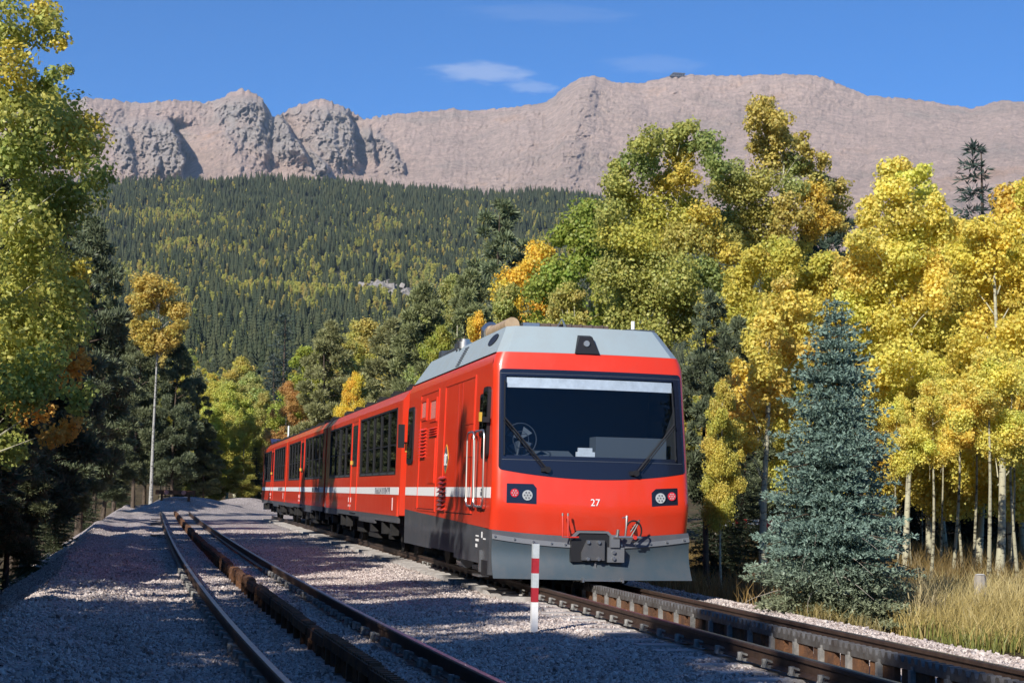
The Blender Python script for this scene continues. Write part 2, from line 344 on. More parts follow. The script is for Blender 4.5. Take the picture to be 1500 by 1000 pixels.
    X = Rn*np.sin(A); Y = Rn*np.cos(A)
    V = np.stack([X, Y, Z], -1).reshape(-1, 3); n = len(az); k = len(t); idx = np.arange(n*k).reshape(k, n)
    Fq = np.stack([idx[:-1, :-1], idx[:-1, 1:], idx[1:, 1:], idx[1:, :-1]], -1).reshape(-1, 4)
    cr_ = np.clip(cragm*.9+sstep(.6, .75, fbm(px/50., py/40., 4, 5))*.5*left, 0, 1)
    me = np_mesh('mountain', V, Fq, False, {'crag': ('FLOAT', cr_.ravel())})
    tag(link('mountain', me, rock_material()), kind='structure')
make_mountain()

# ------------------------------------------------------------------ scatter helper (points carrying shared meshes)
def scatter(name, P, rot, scl, idx, protos, colors=None):
    c = bpy.data.collections.new(name+'_kinds')
    for i, me in enumerate(protos):
        o = bpy.data.objects.new('%s_kind_%02d' % (name, i), me); c.objects.link(o)
        if colors:                                  # copies share one object colour, so the leaf colours carry the kind's own
            m2 = me.copy(); a2 = m2.attributes['lc']; buf = np.empty(len(m2.vertices)*4, np.float32); a2.data.foreach_get('color', buf); buf = buf.reshape(-1, 4)*np.array([*colors[i], 1], np.float32); a2.data.foreach_set('color', buf.ravel()); o.data = m2
    me = bpy.data.meshes.new(name); me.vertices.add(len(P)); me.vertices.foreach_set('co', np.asarray(P, np.float32).ravel())
    for nm, ty, dat, key in (('rot', 'FLOAT_VECTOR', rot, 'vector'), ('scl', 'FLOAT_VECTOR', scl, 'vector')):
        a = me.attributes.new(nm, ty, 'POINT'); a.data.foreach_set(key, np.asarray(dat, np.float32).ravel())
    a = me.attributes.new('idx', 'INT', 'POINT'); a.data.foreach_set('value', np.asarray(idx, np.int32))
    ng = bpy.data.node_groups.new(name, 'GeometryNodeTree'); ng.interface.new_socket('Geometry', in_out='INPUT', socket_type='NodeSocketGeometry'); ng.interface.new_socket('Geometry', in_out='OUTPUT', socket_type='NodeSocketGeometry')
    N, L = ng.nodes, ng.links; gi = N.new('NodeGroupInput'); go = N.new('NodeGroupOutput')
    ip = N.new('GeometryNodeInstanceOnPoints'); ci = N.new('GeometryNodeCollectionInfo'); ci.inputs['Collection'].default_value = c; ci.inputs['Separate Children'].default_value = True; ci.inputs['Reset Children'].default_value = True
    def na(nm, ty):
        n = N.new('GeometryNodeInputNamedAttribute'); n.data_type = ty; n.inputs['Name'].default_value = nm; return n.outputs['Attribute']
    L.new(gi.outputs[0], ip.inputs['Points']); L.new(ci.outputs[0], ip.inputs['Instance']); ip.inputs['Pick Instance'].default_value = True
    L.new(na('idx', 'INT'), ip.inputs['Instance Index']); L.new(na('rot', 'FLOAT_VECTOR'), ip.inputs['Rotation']); L.new(na('scl', 'FLOAT_VECTOR'), ip.inputs['Scale'])
    L.new(ip.outputs[0], go.inputs[0])
    o = link(name, me); md = o.modifiers.new('scatter', 'NODES'); md.node_group = ng
    return o

# ------------------------------------------------------------------ foliage
def leaf_material(name, transl=.35, gloss=.05, per_object=True):
    m = bpy.data.materials.new(name); m.use_nodes = True; N, L = m.node_tree.nodes, m.node_tree.links; N.remove(N['Principled BSDF']); out = N['Material Output']
    oi = N.new('ShaderNodeObjectInfo'); a = N.new('ShaderNodeAttribute'); a.attribute_name = 'lc'
    mu = N.new('ShaderNodeMix'); mu.data_type = 'RGBA'; mu.blend_type = 'MULTIPLY'; mu.inputs[0].default_value = 1; L.new(oi.outputs['Color'], mu.inputs[6]); L.new(a.outputs['Color'], mu.inputs[7])
    d = N.new('ShaderNodeBsdfDiffuse'); t = N.new('ShaderNodeBsdfTranslucent'); L.new(mu.outputs[2], d.inputs[0]); L.new(mu.outputs[2], t.inputs[0])
    x = N.new('ShaderNodeMixShader'); x.inputs[0].default_value = transl; L.new(d.outputs[0], x.inputs[1]); L.new(t.outputs[0], x.inputs[2])
    gl = N.new('ShaderNodeBsdfGlossy'); gl.inputs['Roughness'].default_value = .5; gl.inputs['Color'].default_value = (.9, .9, .85, 1)
    y = N.new('ShaderNodeMixShader'); y.inputs[0].default_value = gloss; L.new(x.outputs[0], y.inputs[1]); L.new(gl.outputs[0], y.inputs[2]); L.new(y.outputs[0], out.inputs[0])
    return m
M['leaf'] = leaf_material('aspen_leaf', .48, .02)
M['needle'] = leaf_material('conifer_needle', .18, .03)
def bark_material(name, c1, c2, scale=(6, 6, 2), pos=.5):
    m = bpy.data.materials.new(name); m.use_nodes = True; N, L = m.node_tree.nodes, m.node_tree.links; b = N['Principled BSDF']
    g = N.new('ShaderNodeNewGeometry'); mp = N.new('ShaderNodeMapping'); mp.inputs['Scale'].default_value = scale; L.new(g.outputs['Position'], mp.inputs[0])
    n = N.new('ShaderNodeTexNoise'); n.inputs['Scale'].default_value = 1; n.inputs['Detail'].default_value = 6; n.inputs['Roughness'].default_value = .7; L.new(mp.outputs[0], n.inputs['Vector'])
    r = N.new('ShaderNodeValToRGB'); e = r.color_ramp.elements; e[0].position = pos-.09; e[0].color = (*c2, 1); e[1].position = pos; e[1].color = (*c1, 1); L.new(n.outputs[0], r.inputs[0]); L.new(r.outputs[0], b.inputs['Base Color'])
    b.inputs['Roughness'].default_value = .85; b.inputs['Specular IOR Level'].default_value = .2
    bp = N.new('ShaderNodeBump'); bp.inputs['Strength'].default_value = .4; bp.inputs['Distance'].default_value = .02; L.new(n.outputs[0], bp.inputs['Height']); L.new(bp.outputs[0], b.inputs['Normal'])
    return m
M['aspen_bark'] = bark_material('aspen_bark', (.42, .40, .28), (.06, .05, .04), (5, 5, 14), .46)
M['white_bark'] = bark_material('white_bark', (.36, .35, .32), (.08, .07, .06), (5, 5, 9), .48)
M['tan_bark'] = bark_material('tan_bark', (.33, .31, .21), (.05, .042, .03), (6, 6, 13), .49)
M['pine_bark'] = bark_material('pine_bark', (.10, .075, .055), (.03, .022, .016), (9, 9, 3), .5)
M['dead_wood'] = bark_material('dead_wood', (.30, .27, .23), (.15, .13, .11), (20, 20, 20), .4)

def quads(P, D, S, ln, wd, lc, fold=False):
    """leaf quads: centre P, long axis D, side axis S (unit), length ln, width wd, colour lc per leaf"""
    n = len(P); ln = np.asarray(ln).reshape(-1, 1); wd = np.asarray(wd).reshape(-1, 1)
    V = np.stack([P-D*ln*.5, P+S*wd*.5, P+D*ln*.5, P-S*wd*.5], 1).reshape(-1, 3)
    Fq = np.arange(4*n).reshape(n, 4); C = np.repeat(np.concatenate([lc, np.ones((n, 1))], 1), 4, 0)
    return V, Fq, C
def unit(a): return a/np.maximum(np.linalg.norm(a, axis=1, keepdims=True), 1e-9)
def blob_leaves(blobs, size, dens, r, shell=.62, squash=.85, colvar=.22):
    """aspen foliage: blobs = (x,y,z,radius[,rgb])"""
    PP = []; NN = []; CC = []
    for bl in blobs:
        x, y, z, R = bl[:4]; tint = np.array(bl[4]) if len(bl) > 4 else np.ones(3)
        R = R*1.22; sub = max(4, int(7*(R/.6)**1.2)); n_tot = int(dens*R*R*4*pi/(size*size))
        cs = unit(r.normal(size=(sub, 3)))*R*.62; cs = np.vstack([cs, np.zeros((1, 3))]); srs = R*r.uniform(.42, .68, len(cs))
        for c, s in zip(cs, srs):
            n = max(4, n_tot//len(cs)); dv = unit(r.normal(size=(n, 3))); rad = s*(shell+(1-shell)*r.random((n, 1)))*np.where(r.random((n, 1)) < .25, 1+.55*r.random((n, 1)), 1)
            p = c+dv*rad; p[:, 2] *= squash
            PP.append(p+np.array([x, y, z])); NN.append(unit(dv+.3*c/R+r.normal(size=(n, 3))*.75+np.array([0, 0, .25])))
            shade = 1+colvar*(r.random()-.5)
            lc = tint*shade*(1+colvar*1.6*(r.random((n, 1))-.5))*(1+np.array([.18, .0, -.1])*(r.random((n, 1))-.5)); CC.append(lc)
    P = np.vstack(PP); Nn = np.vstack(NN); C = np.vstack(CC); n = len(P)
    a = unit(np.cross(Nn, r.normal(size=(n, 3)))); b = np.cross(Nn, a); s = size*r.uniform(.75, 1.25, n)
    return quads(P, a, b, s*1.1, s*1.0, C)
def mesh_from(name, parts):
    V = []; Fq = []; C = []; k = 0
    for v, f, c in parts: V.append(v); Fq.append(f+k); C.append(c); k += len(v)
    return np_mesh(name, np.vstack(V), np.vstack(Fq), False, {'lc': ('FLOAT_COLOR', np.vstack(C))})
def trunk_mesh(h, rad, r, limbs=(), lean=0.03, n=8, top=.15, wig=.012):
    mb = MB(); k = 7; a = r.uniform(0, 6.28); pts = []
    for i in range(k):
        t = i/(k-1); pts.append((lean*h*t*cos(a)+wig*h*(sin(5*t+a)-sin(a)), lean*h*t*sin(a)+wig*h*(cos(4*t+a*2)-cos(2*a)), -.25+t*(h+.25)))
    mb.tube(pts, [rad*(1.25 if i == 0 else 1-(1-top)*(i/(k-1))) for i in range(k)], n)
    for (a0, b0, lr) in limbs:
        mid = [(a0[j]+b0[j])/2 for j in range(3)]; mid[2] += .12*abs(b0[0]-a0[0]); mb.tube([a0, mid, b0], [lr, lr*.7, lr*.3], 5, False)
    return mb.mesh('trunk', 60)

def aspen_proto(h, crown_lo, rad, seed, size=.095, dens=1.5, nb=44, R=(.45, .85)):
    r = np.random.default_rng(seed); blobs = []
    for i in range(nb):
        t = (i+.5)/nb; z = h*(crown_lo+(1-crown_lo)*t); env = rad*(sin(pi*min(1, (t*.88+.12)))**.75)
        a = r.uniform(0, 6.28); q = env*sqrt(r.uniform(.08, 1)); br = r.uniform(*R)*(1-.4*t)
        blobs.append((q*cos(a), q*sin(a), min(z, h-br*.6), br, (1+.18*(r.random()-.5), 1+.12*(r.random()-.5), 1)))
    limbs = []
    for b in blobs[::3]:
        z0 = max(h*.2, b[2]-r.uniform(.5, 1.2)); limbs.append(((0, 0, z0), (b[0]*.7, b[1]*.7, b[2]-.2), .018))
    return trunk_mesh(h*.95, .11*h/10, r, limbs), mesh_from('crown', [blob_leaves(blobs, size, dens, r)])

def needle_tufts(P, D, L_, W_, per, r, col, spread=.55):
    n = len(P); P = np.repeat(P, per, 0); D = np.repeat(D, per, 0); d = unit(D+r.normal(size=P.shape)*spread); l = L_*r.uniform(.7, 1.3, len(P))
    s = unit(np.cross(d, r.normal(size=P.shape))); c = np.asarray(col)*(1+.5*(r.random((len(P), 1))-.5))
    return quads(P+d*l[:, None]*.5, d, s, l, np.full(len(P), W_), c*np.ones((1, 3)))
def spruce_parts(h, rad, r, nwh, per_br, L_, W_, tuft=6, droop=.25, z0=.05, bare=.0, power=.85, step=.12):
    PP = []; DD = []; mb = []
    for i in range(nwh):
        t = z0+(1-z0)*(i+r.random()*.6)/nwh; z = h*t; ln = rad*((1-t)**power+.03)*r.uniform(.75, 1.12)
        if t < bare: continue
        for k in range(per_br):
            a = 2*pi*(k+r.random()*.8)/per_br+i*1.3; l = ln*r.uniform(.7, 1.1); up = .35*(t-.35)
            m = max(2, int(l/step)); s = np.linspace(.12, 1, m)
            bx = l*s; bz = z+l*s*up-droop*l*s*s+.10*l*s**3
            side = l*.42*(1-s*.75)*1.0
            for j in range(m):
                q = max(1, int(side[j]/step)*2+1)
                off = np.linspace(-1, 1, q)*side[j]
                for w in off:
                    back = abs(w)*.55
                    x = bx[j]-back*.2+r.normal()*step*.25; y = w+r.normal()*step*.25
                    PP.append((x*cos(a)-y*sin(a), x*sin(a)+y*cos(a), bz[j]-abs(w)*.25+r.normal()*step*.3))
                    dx, dy = 1., (w/max(side[j], .01))*.9; DD.append((dx*cos(a)-dy*sin(a), dx*sin(a)+dy*cos(a), .25))
            mb.append(((0, 0, z), (bx[-1]*cos(a), bx[-1]*sin(a), bz[-1]), max(.006, .012*l)))
    for z in np.arange(.93, 1.0, .01): PP.append((0, 0, h*z)); DD.append((0, 0, 1.))
    return needle_tufts(np.array(PP), unit(np.array(DD)), L_, W_, tuft, r, (1, 1, 1)), mb
def spruce_proto(h, rad, seed, **kw):
    r = np.random.default_rng(seed); q, limbs = spruce_parts(h, rad, r, **kw)
    return trunk_mesh(h*.97, .016*h, r, limbs[::2], .0, 7, .08), mesh_from('crown', [q])
def pine_proto(h, rad, crown_lo, seed, nb=115, n_per=390, L_=.23, W_=.047):
    r = np.random.default_rng(seed); parts = []; limbs = []
    for i in range(nb):
        t = (i+.5)/nb; z = h*(crown_lo+(1-crown_lo)*t); env = rad*(1-t**2.2)**.6*(.55+.45*min(1, t*5)); a = r.uniform(0, 6.28); q = env*sqrt(r.uniform(.1, 1)); br = r.uniform(.28, .55)*rad/2.0*(1-.45*t)
        c = np.array([q*cos(a), q*sin(a), z]); n = int(n_per*(br/.4)**2); dv = unit(r.normal(size=(n, 3))); dv[:, 2] = dv[:, 2]*.7+.15
        p = c+dv*br*(.35+.65*r.random((n, 1)))*np.array([1.2, 1.2, .85]); shade = (1+.5*(r.random()-.5))
        parts.append(needle_tufts(p, unit(dv+np.array([0, 0, .35])), L_, W_, 2, r, np.array([1, 1, 1])*shade, .5))
        limbs.append(((0, 0, max(.3, z-.25*q)), tuple(c), .012+.012*q))
    return trunk_mesh(h*.97, .014*h, r, limbs[::2], .015, 7, .1), mesh_from('crown', parts)

ASPENS = [aspen_proto(10, .34, 1.75, 100+i, nb=46) for i in range(4)]+[aspen_proto(10, .22, 2.1, 110+i, nb=54) for i in range(2)]
TALLASP = [aspen_proto(10, .62, 1.5, 120+i, nb=26) for i in range(2)]
PINES = [pine_proto(10, 1.9, .16, 130+i) for i in range(3)]+[pine_proto(10, 1.5, .3, 140, nb=60)]
SPRUCES = [spruce_proto(10, 1.7, 150+i, nwh=30, per_br=7, L_=.22, W_=.04, tuft=6, step=.165) for i in range(2)]
TREES = {'aspen': ASPENS, 'tall': TALLASP, 'pine': PINES, 'spruce': SPRUCES}
BARK = {'aspen': 'aspen_bark', 'tall': 'tan_bark', 'pine': 'pine_bark', 'spruce': 'pine_bark'}
LEAF = {'aspen': 'leaf', 'tall': 'leaf', 'pine': 'needle', 'spruce': 'needle'}
for kind in TREES:
    for tm, cm in TREES[kind]: tm.materials.append(M[BARK[kind]]); cm.materials.append(M[LEAF[kind]])
YEL = (.80, .71, .16); GOLD = (.78, .50, 0.095); LIME = (.52, .53, 0.114); GRN = (.22, .27, .045); OLV = (.33, .31, .05); ORG = (.60, .27, .03)
PINE = (.17, .19, .095); DPINE = (.135, .16, .085); BLUE = (.11, .165, .155); OLP = (.26, .26, .11)
NAMES = {'aspen': 'aspen_tree', 'tall': 'aspen_tree', 'pine': 'pine_tree', 'spruce': 'spruce_tree'}
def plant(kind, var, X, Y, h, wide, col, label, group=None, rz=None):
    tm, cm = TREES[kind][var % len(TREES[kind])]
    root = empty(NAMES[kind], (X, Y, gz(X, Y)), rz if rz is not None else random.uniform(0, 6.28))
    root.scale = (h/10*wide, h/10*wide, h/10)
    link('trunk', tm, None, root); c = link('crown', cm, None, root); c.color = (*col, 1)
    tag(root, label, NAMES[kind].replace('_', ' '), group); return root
def plant_px(kind, var, px, Y, top, wide, col, label, **k):
    X = at(px, hor(px), Y=Y)[0]; zt = at(px, top, Y=Y)[2]; return plant(kind, var, X, Y, zt-gz(X, Y), wide, col, label, **k)
def custom_aspen(name_label, px, Y, blobs, size, dens, col, seed, trunk_r, lean=.01, bark='aspen_bark', n_fill=0):
    """blobs as (px, py, radius px, tint, depth offset)"""
    r = np.random.default_rng(seed); X = at(px, hor(px), Y=Y)[0]; z0 = gz(X, Y); bl = []
    for b in blobs:
        dy = b[4] if len(b) > 4 else r.uniform(-.9, .9); p = at(b[0], b[1], Y=Y+dy); R = b[2]*(Y+dy)/FPX/cos(.2)
        bl.append((p[0]-X, dy, p[2]-z0, R, b[3] if len(b) > 3 and b[3] else (1, 1, 1)))
    zt = max(b[2] for b in bl)
    root = empty('aspen_tree', (X, Y, z0)); limbs = []
    for b in bl[::2]:
        zz = max(.25*zt, b[2]-.5*sqrt(b[0]**2+b[1]**2)-.5); limbs.append(((0, 0, zz), (b[0]*.75, b[1]*.75, b[2]-.4*b[3]), .014+.008*b[3]))
    tm = trunk_mesh(zt*.93, trunk_r, r, limbs, lean, wig=.012 if bark == 'aspen_bark' else .002); link('trunk', tm, M[bark], root)
    cm = mesh_from('crown', [blob_leaves(bl, size, dens, r)]); c = link('crown', cm, M['leaf'], root); c.color = (*col, 1)
    tag(root, name_label, 'aspen tree'); return root

# ------------------------------------------------------------------ tracks
M['rail'] = material('rail_steel', (.10, .062, .045), .55, .5, col2=(.055, .035, .028), vscale=9)
M['rail_top'] = material('worn_rail_top', (.30, .27, .25), .35, .9, var=.2, vscale=6)
M['rust'] = material('rusted_steel', (.19, .085, .035), .8, .2, col2=(.055, .03, .02), vscale=5, bump=.5, bscale=40)
M['rack_grey'] = material('rack_steel', (.19, .185, .18), .55, .5, col2=(.09, .075, .065), vscale=7)
M['sleeper'] = material('sleeper_steel', (.50, .48, .46), .8, .0, col2=(.30, .27, .25), vscale=4, bump=.3, bscale=30)
M['clip'] = material('galvanised_clip', (.27, .265, .25), .6, .4, var=.35, vscale=12)
M['wood'] = material('sleeper_wood', (.07, .052, .042), .9, 0, col2=(.12, .09, .07), vscale=6, bump=.6, bscale=30)
RAILP = [(-.070, -.150), (-.070, -.138), (-.010, -.120), (-.010, -.045), (-.035, -.036), (-.036, -.006), (-.028, 0), (.028, 0), (.036, -.006), (.035, -.036), (.010, -.045), (.010, -.120), (.070, -.138), (.070, -.150)]
def sweep(path, prof):
    """path: list of (x,y) centre points; prof: (across, z); returns MB"""
    mb = MB(); rows = []
    for i, (x, y) in enumerate(path):
        a = path[max(i-1, 0)]; b = path[min(i+1, len(path)-1)]; t = Vector((b[0]-a[0], b[1]-a[1])).normalized(); nx, ny = t.y, -t.x
        rows.append([(x+nx*p, y+ny*p, z) for p, z in prof+prof[:1]])
    mb.grid(rows); return mb
def frame_at(cx, Y):
    e = .05; t = Vector((cx(Y+e)-cx(Y-e), 2*e)).normalized(); return (cx(Y), Y), atan2(-t.x, t.y)
def tooth_bar(length, teeth, rust_side):
    mb = MB(); w = .048
    mb.box(-w, w, 0, length, -.055, .0)                                    # solid lower web of the rack bar
    n = int(length/.12)
    for i in range(n):
        y = (i+.5)*length/n; mb.prism([(-w, y-.042, 0), (-w, y+.042, 0), (-w, y+.022, .05), (-w, y-.022, .05)], [(w, y-.042, 0), (w, y+.042, 0), (w, y+.022, .05), (w, y-.022, .05)])
    if rust_side:
        for s in (-1, 1): mb.box(s*w-.012, s*w+.012, 0, length, -.06, .03)     # side plates
    return mb.mesh('rack_bar', 30)
def track(name, cx, y0, y1, label, rail_mat, rack_mat, slp_mat, rack_y, clip_to, sl_top, sl_half, sunk=0):
    root = empty(name, (0, 0, 0)); tag(root, label, 'railway track')
    ys = np.concatenate([np.arange(y0, 30, .6), np.arange(30, y1, 2.0), [y1]]); d = .7525
    for s in (-1, 1):
        path = []
        for y in ys:
            (x, yy), a = frame_at(cx, y); path.append((x+s*d*cos(a), yy+s*d*sin(a)))
        r = sweep(path, RAILP).build('rail', rail_mat, root)
        sweep(path, [(-.024, .0015), (-.024, .003), (.024, .003), (.024, .0015)]).build('running_surface', M['rail_top'], r)
    sm = MB().box(-sl_half, sl_half, -.10, .10, -.32, sl_top).mesh('sleeper', 0); sm.materials.append(slp_mat)
    cm = MB(); cm.box(-.085, .085, -.065, .065, -.155, -.132); cm.tube([(-.12, -.02, -.15), (-.10, -.02, -.085), (-.05, -.02, -.10), (-.05, .03, -.10), (-.10, .03, -.085), (-.12, .03, -.15)], .014, 5); cm.disc((-.105, 0, -.15), 'z', .028, .075, 6)
    cm.disc((.105, 0, -.15), 'z', .028, .075, 6); cm.tube([(.12, -.02, -.15), (.10, -.02, -.085), (.05, -.02, -.10), (.05, .03, -.10), (.10, .03, -.085), (.12, .03, -.15)], .014, 5)
    cm = cm.mesh('rail_fastener', 30); cm.materials.append(M['clip'])
    y = y0+.3; k = 0
    while y < y1:
        (x, yy), a = frame_at(cx, y)
        o = link('sleeper', sm, None, root, (x, yy, random.uniform(-.012, .006)-(sunk if y < 23 else 0))); o.rotation_euler.z = a+random.uniform(-.012, .012)
        if y < clip_to:
            for s in (-1, 1):
                c = link('rail_fastener', cm, None, root, (x+s*d*cos(a), yy+s*d*sin(a), 0)); c.rotation_euler.z = a
        y += .64; k += 1
    return root
def rack(root, cx, y0, y1, bar_len, mat, sup_mat, top, rough):
    bm_ = tooth_bar(bar_len-.012, 0, rough); bm_.materials.append(mat)
    sp = MB().box(-.028, .028, 0, .5, -.22, -.062).mesh('support_plate', 0); sp.materials.append(sup_mat)
    ch = MB(); ch.box(-.075, .075, -.025, .025, -.2, -.05); ch.box(-.055, .055, -.02, .02, -.055, -.02); ch = ch.mesh('rack_chair', 0); ch.materials.append(M['clip'] if not rough else sup_mat)
    y = y0; i = 0
    while y < y1:
        (x, yy), a = frame_at(cx, y); z = top-.05+(random.uniform(-.018, .018) if rough else 0)
        b = link('rack_bar', bm_, None, root, (x+(random.uniform(-.012, .012) if rough else 0), yy, z)); b.rotation_euler.z = a
        n = int(round(bar_len/.64))
        for j in range(n):
            (x2, y2), a2 = frame_at(cx, y+(j+.5)*bar_len/n)
            c = link('rack_chair', ch, None, root, (x2, y2, z)); c.rotation_euler.z = a2
            if y < 34:
                (x3, y3), a3 = frame_at(cx, y+j*bar_len/n+.06); c = link('support_plate', sp, None, root, (x3+(random.uniform(-.02, .02) if rough else 0), y3, z+(random.uniform(-.02, .01) if rough else 0))); c.rotation_euler.z = a3
        y += bar_len; i += 1
main_x = lambda y: TRACK_X
lt_x = lambda y: float(left_track_x(y))
t1 = track('rack_railway_track', main_x, 6, 85, 'straight rack railway track under and in front of the red train', M['rail'], None, M['sleeper'], 0, 34, -.135, 1.3, .045)
rack(t1, main_x, 6, 40, 1.92, M['rack_grey'], M['rust'], .06, False)
t2 = track('siding_track', lt_x, 6, 94, 'empty rusty rack siding curving away on the left of the gravel', M['rail'], None, M['wood'], 0, 30, -.205, 1.25)
rack(t2, lt_x, 6, 92, 1.28, M['rust'], M['rust'], .03, True)
# buffer stop of old timbers and stones where the siding ends
bs = empty('buffer_stop', (lt_x(94.5), 94.6, gz(lt_x(94.5), 94.6))); tag(bs, 'low rusty buffer stop heaped with stones at the end of the siding', 'buffer stop')
mb = MB(); mb.box(-1.1, 1.1, -.12, .12, .25, .5); mb.build('beam', M['rust'], bs)
for s in (-.75, .75):
    mb = MB(); mb.box(s-.07, s+.07, -.1, .1, -.1, .3); mb.prism([(s-.05, .1, .42), (s+.05, .1, .42), (s+.05, .1, .28), (s-.05, .1, .28)], [(s-.05, 1.1, .05), (s+.05, 1.1, .05), (s+.05, 1.1, -.1), (s-.05, 1.1, -.1)]); mb.build('brace', M['rust'], bs)
for s in (-.5, .45):
    mb = MB(); mb.disc((s, -.12, .37), 'y', .13, -.06, 14); mb.build('buffer_pad', material('pad_pink', (.45, .22, .18), .8), bs)

# ------------------------------------------------------------------ train materials
def paint(name, c, rough=.28, coat=.6, grime=.12):
    m = bpy.data.materials.new(name); m.use_nodes = True; N, L = m.node_tree.nodes, m.node_tree.links; b = N['Principled BSDF']
    g = N.new('ShaderNodeNewGeometry'); mp = N.new('ShaderNodeMapping'); mp.inputs['Scale'].default_value = (1.6, 1.6, .7); L.new(g.outputs['Position'], mp.inputs[0])
    n = N.new('ShaderNodeTexNoise'); n.inputs['Scale'].default_value = 1.5; n.inputs['Detail'].default_value = 7; n.inputs['Roughness'].default_value = .7; L.new(mp.outputs[0], n.inputs['Vector'])
    mr = N.new('ShaderNodeMapRange'); mr.inputs['From Min'].default_value = .45; mr.inputs['From Max'].default_value = .8; mr.inputs['To Max'].default_value = grime*2; L.new(n.outputs[0], mr.inputs['Value'])
    mx = N.new('ShaderNodeMix'); mx.data_type = 'RGBA'; mx.inputs[6].default_value = (*c, 1); mx.inputs[7].default_value = (.20, .15, .12, 1); L.new(mr.outputs[0], mx.inputs[0]); L.new(mx.outputs[2], b.inputs['Base Color'])
    sp_ = N.new('ShaderNodeSeparateXYZ'); L.new(g.outputs['Position'], sp_.inputs[0]); dz = N.new('ShaderNodeMapRange'); dz.inputs['From Min'].default_value = 1.35; dz.inputs['From Max'].default_value = .15; dz.inputs['To Max'].default_value = .36; L.new(sp_.outputs[2], dz.inputs['Value'])
    n5 = N.new('ShaderNodeTexNoise'); n5.inputs['Scale'].default_value = 5; n5.inputs['Detail'].default_value = 8; n5.inputs['Roughness'].default_value = .75; L.new(mp.outputs[0], n5.inputs['Vector']); dm = N.new('ShaderNodeMath'); dm.operation = 'MULTIPLY'; L.new(dz.outputs[0], dm.inputs[0]); L.new(n5.outputs[0], dm.inputs[1])
    m5 = N.new('ShaderNodeMix'); m5.data_type = 'RGBA'; L.new(dm.outputs[0], m5.inputs[0]); L.new(mx.outputs[2], m5.inputs[6]); m5.inputs[7].default_value = (.13, .10, .085, 1); L.new(m5.outputs[2], b.inputs['Base Color'])
    r2 = N.new('ShaderNodeMapRange'); r2.inputs['To Min'].default_value = rough*.75; r2.inputs['To Max'].default_value = rough*1.6; L.new(n.outputs[0], r2.inputs['Value']); L.new(r2.outputs[0], b.inputs['Roughness'])
    b.inputs['Coat Weight'].default_value = coat; b.inputs['Coat Roughness'].default_value = .08
    return m
M['red'] = paint('red_paint', (.70, .038, .010), .3, .5, .06)
M['roofgrey'] = paint('light_grey_roof', (.30, .365, .39), .42, .1, .1)
M['dkgrey'] = paint('dark_grey_skirt', (.055, .065, .078), .38, .25, .12)
M['plough'] = paint('plough_grey', (.036, .068, .092), .42, .1, .14)
M['flange'] = paint('flange_grey', (.12, .135, .155), .4, .15, .1)
M['white'] = material('white_paint', (.80, .80, .80), .35)
M['lettering'] = material('grey_lettering', (.10, .10, .12), .5)
M['black'] = material('black_rubber', (.012, .012, .014), .5)
M['frame'] = material('black_window_border', (.010, .013, .026), .12, spec=.6)
M['under'] = material('underframe', (.018, .017, .017), .75, .2, var=.4, vscale=6)
M['steel'] = material('stainless', (.55, .54, .52), .38, 1.0)
M['gold'] = material('yellow_handle', (.62, .38, 0.057), .4)
M['redlens'] = material('red_lens', (.62, .03, .05), .2, coat=1)
M['whitelens'] = material('lamp_glass', (.62, .66, .68), .12, .3, coat=1)
M['tan'] = material('tan_silencer', (.46, .33, .20), .5, .2, var=.2, vscale=5)
M['brown'] = material('brown_radiator', (.12, .085, .07), .7, .2, var=.3, vscale=10)
M['hose'] = material('rubber_hose', (.015, .015, .015), .45)
M['redhose'] = material('red_pipe', (.55, .03, .02), .4)
M['interior'] = material('cab_interior', (.025, .027, .032), .8)
M['console'] = material('console_grey', (.075, .09, .105), .7)
M['visor'] = material('visor_fabric', (.68, .70, .72), .9, var=.12, vscale=9)
def glass_material(name, tint, refl=1.0):
    m = bpy.data.materials.new(name); m.use_nodes = True; N, L = m.node_tree.nodes, m.node_tree.links; N.remove(N['Principled BSDF'])
    t = N.new('ShaderNodeBsdfTransparent'); t.inputs[0].default_value = (*tint, 1); g = N.new('ShaderNodeBsdfGlossy'); g.inputs['Roughness'].default_value = .015
    f = N.new('ShaderNodeFresnel'); gm = N.new('ShaderNodeNewGeometry'); io = N.new('ShaderNodeMath'); io.operation = 'MULTIPLY_ADD'; L.new(gm.outputs['Backfacing'], io.inputs[0]); io.inputs[1].default_value = 1/1.55-1.55; io.inputs[2].default_value = 1.55; L.new(io.outputs[0], f.inputs[0])
    x = N.new('ShaderNodeMixShader'); L.new(f.outputs[0], x.inputs[0]); L.new(t.outputs[0], x.inputs[1]); L.new(g.outputs[0], x.inputs[2]); L.new(x.outputs[0], N['Material Output'].inputs[0])
    return m
M['glass'] = glass_material('windscreen_glass', (.74, .80, .86))
M['darkglass'] = glass_material('coach_glass', (.12, .14, .15))

# ------------------------------------------------------------------ locomotive
LY = 23.2
loco = empty('locomotive', (TRACK_X, LY, 0))
tag(loco, 'boxy red locomotive with grey snow plough and number 27 heading the train', 'locomotive')
def hw(z): return float(np.interp(z, [.1, 1.2, 3.28, 3.43, 3.86], [1.5, 1.5, 1.46, 1.40, 1.18]))
def crease(u): return 1.20-.10*(1-(u/1.5)**2)
def redbot(u): return .82-.08*(1-(u/1.5)**2)
def fy(u, z):
    zc = crease(u); y = .16*(u/1.5)**2; a = abs(u)
    if a > 1.38: t = min(1, (a-1.38)/.12); y += .12*(1-sqrt(max(0, 1-t*t)))
    if z < zc: y += .11*(zc-z)/.4
    else: y += float(np.interp(z, [1.15, 1.65, 3.2, 3.43, 3.86], [0, .05, .29, .34, .72]))
    return y
def S(u, z, off=0.): return (u/1.5*hw(z), fy(u, z)-off, z)
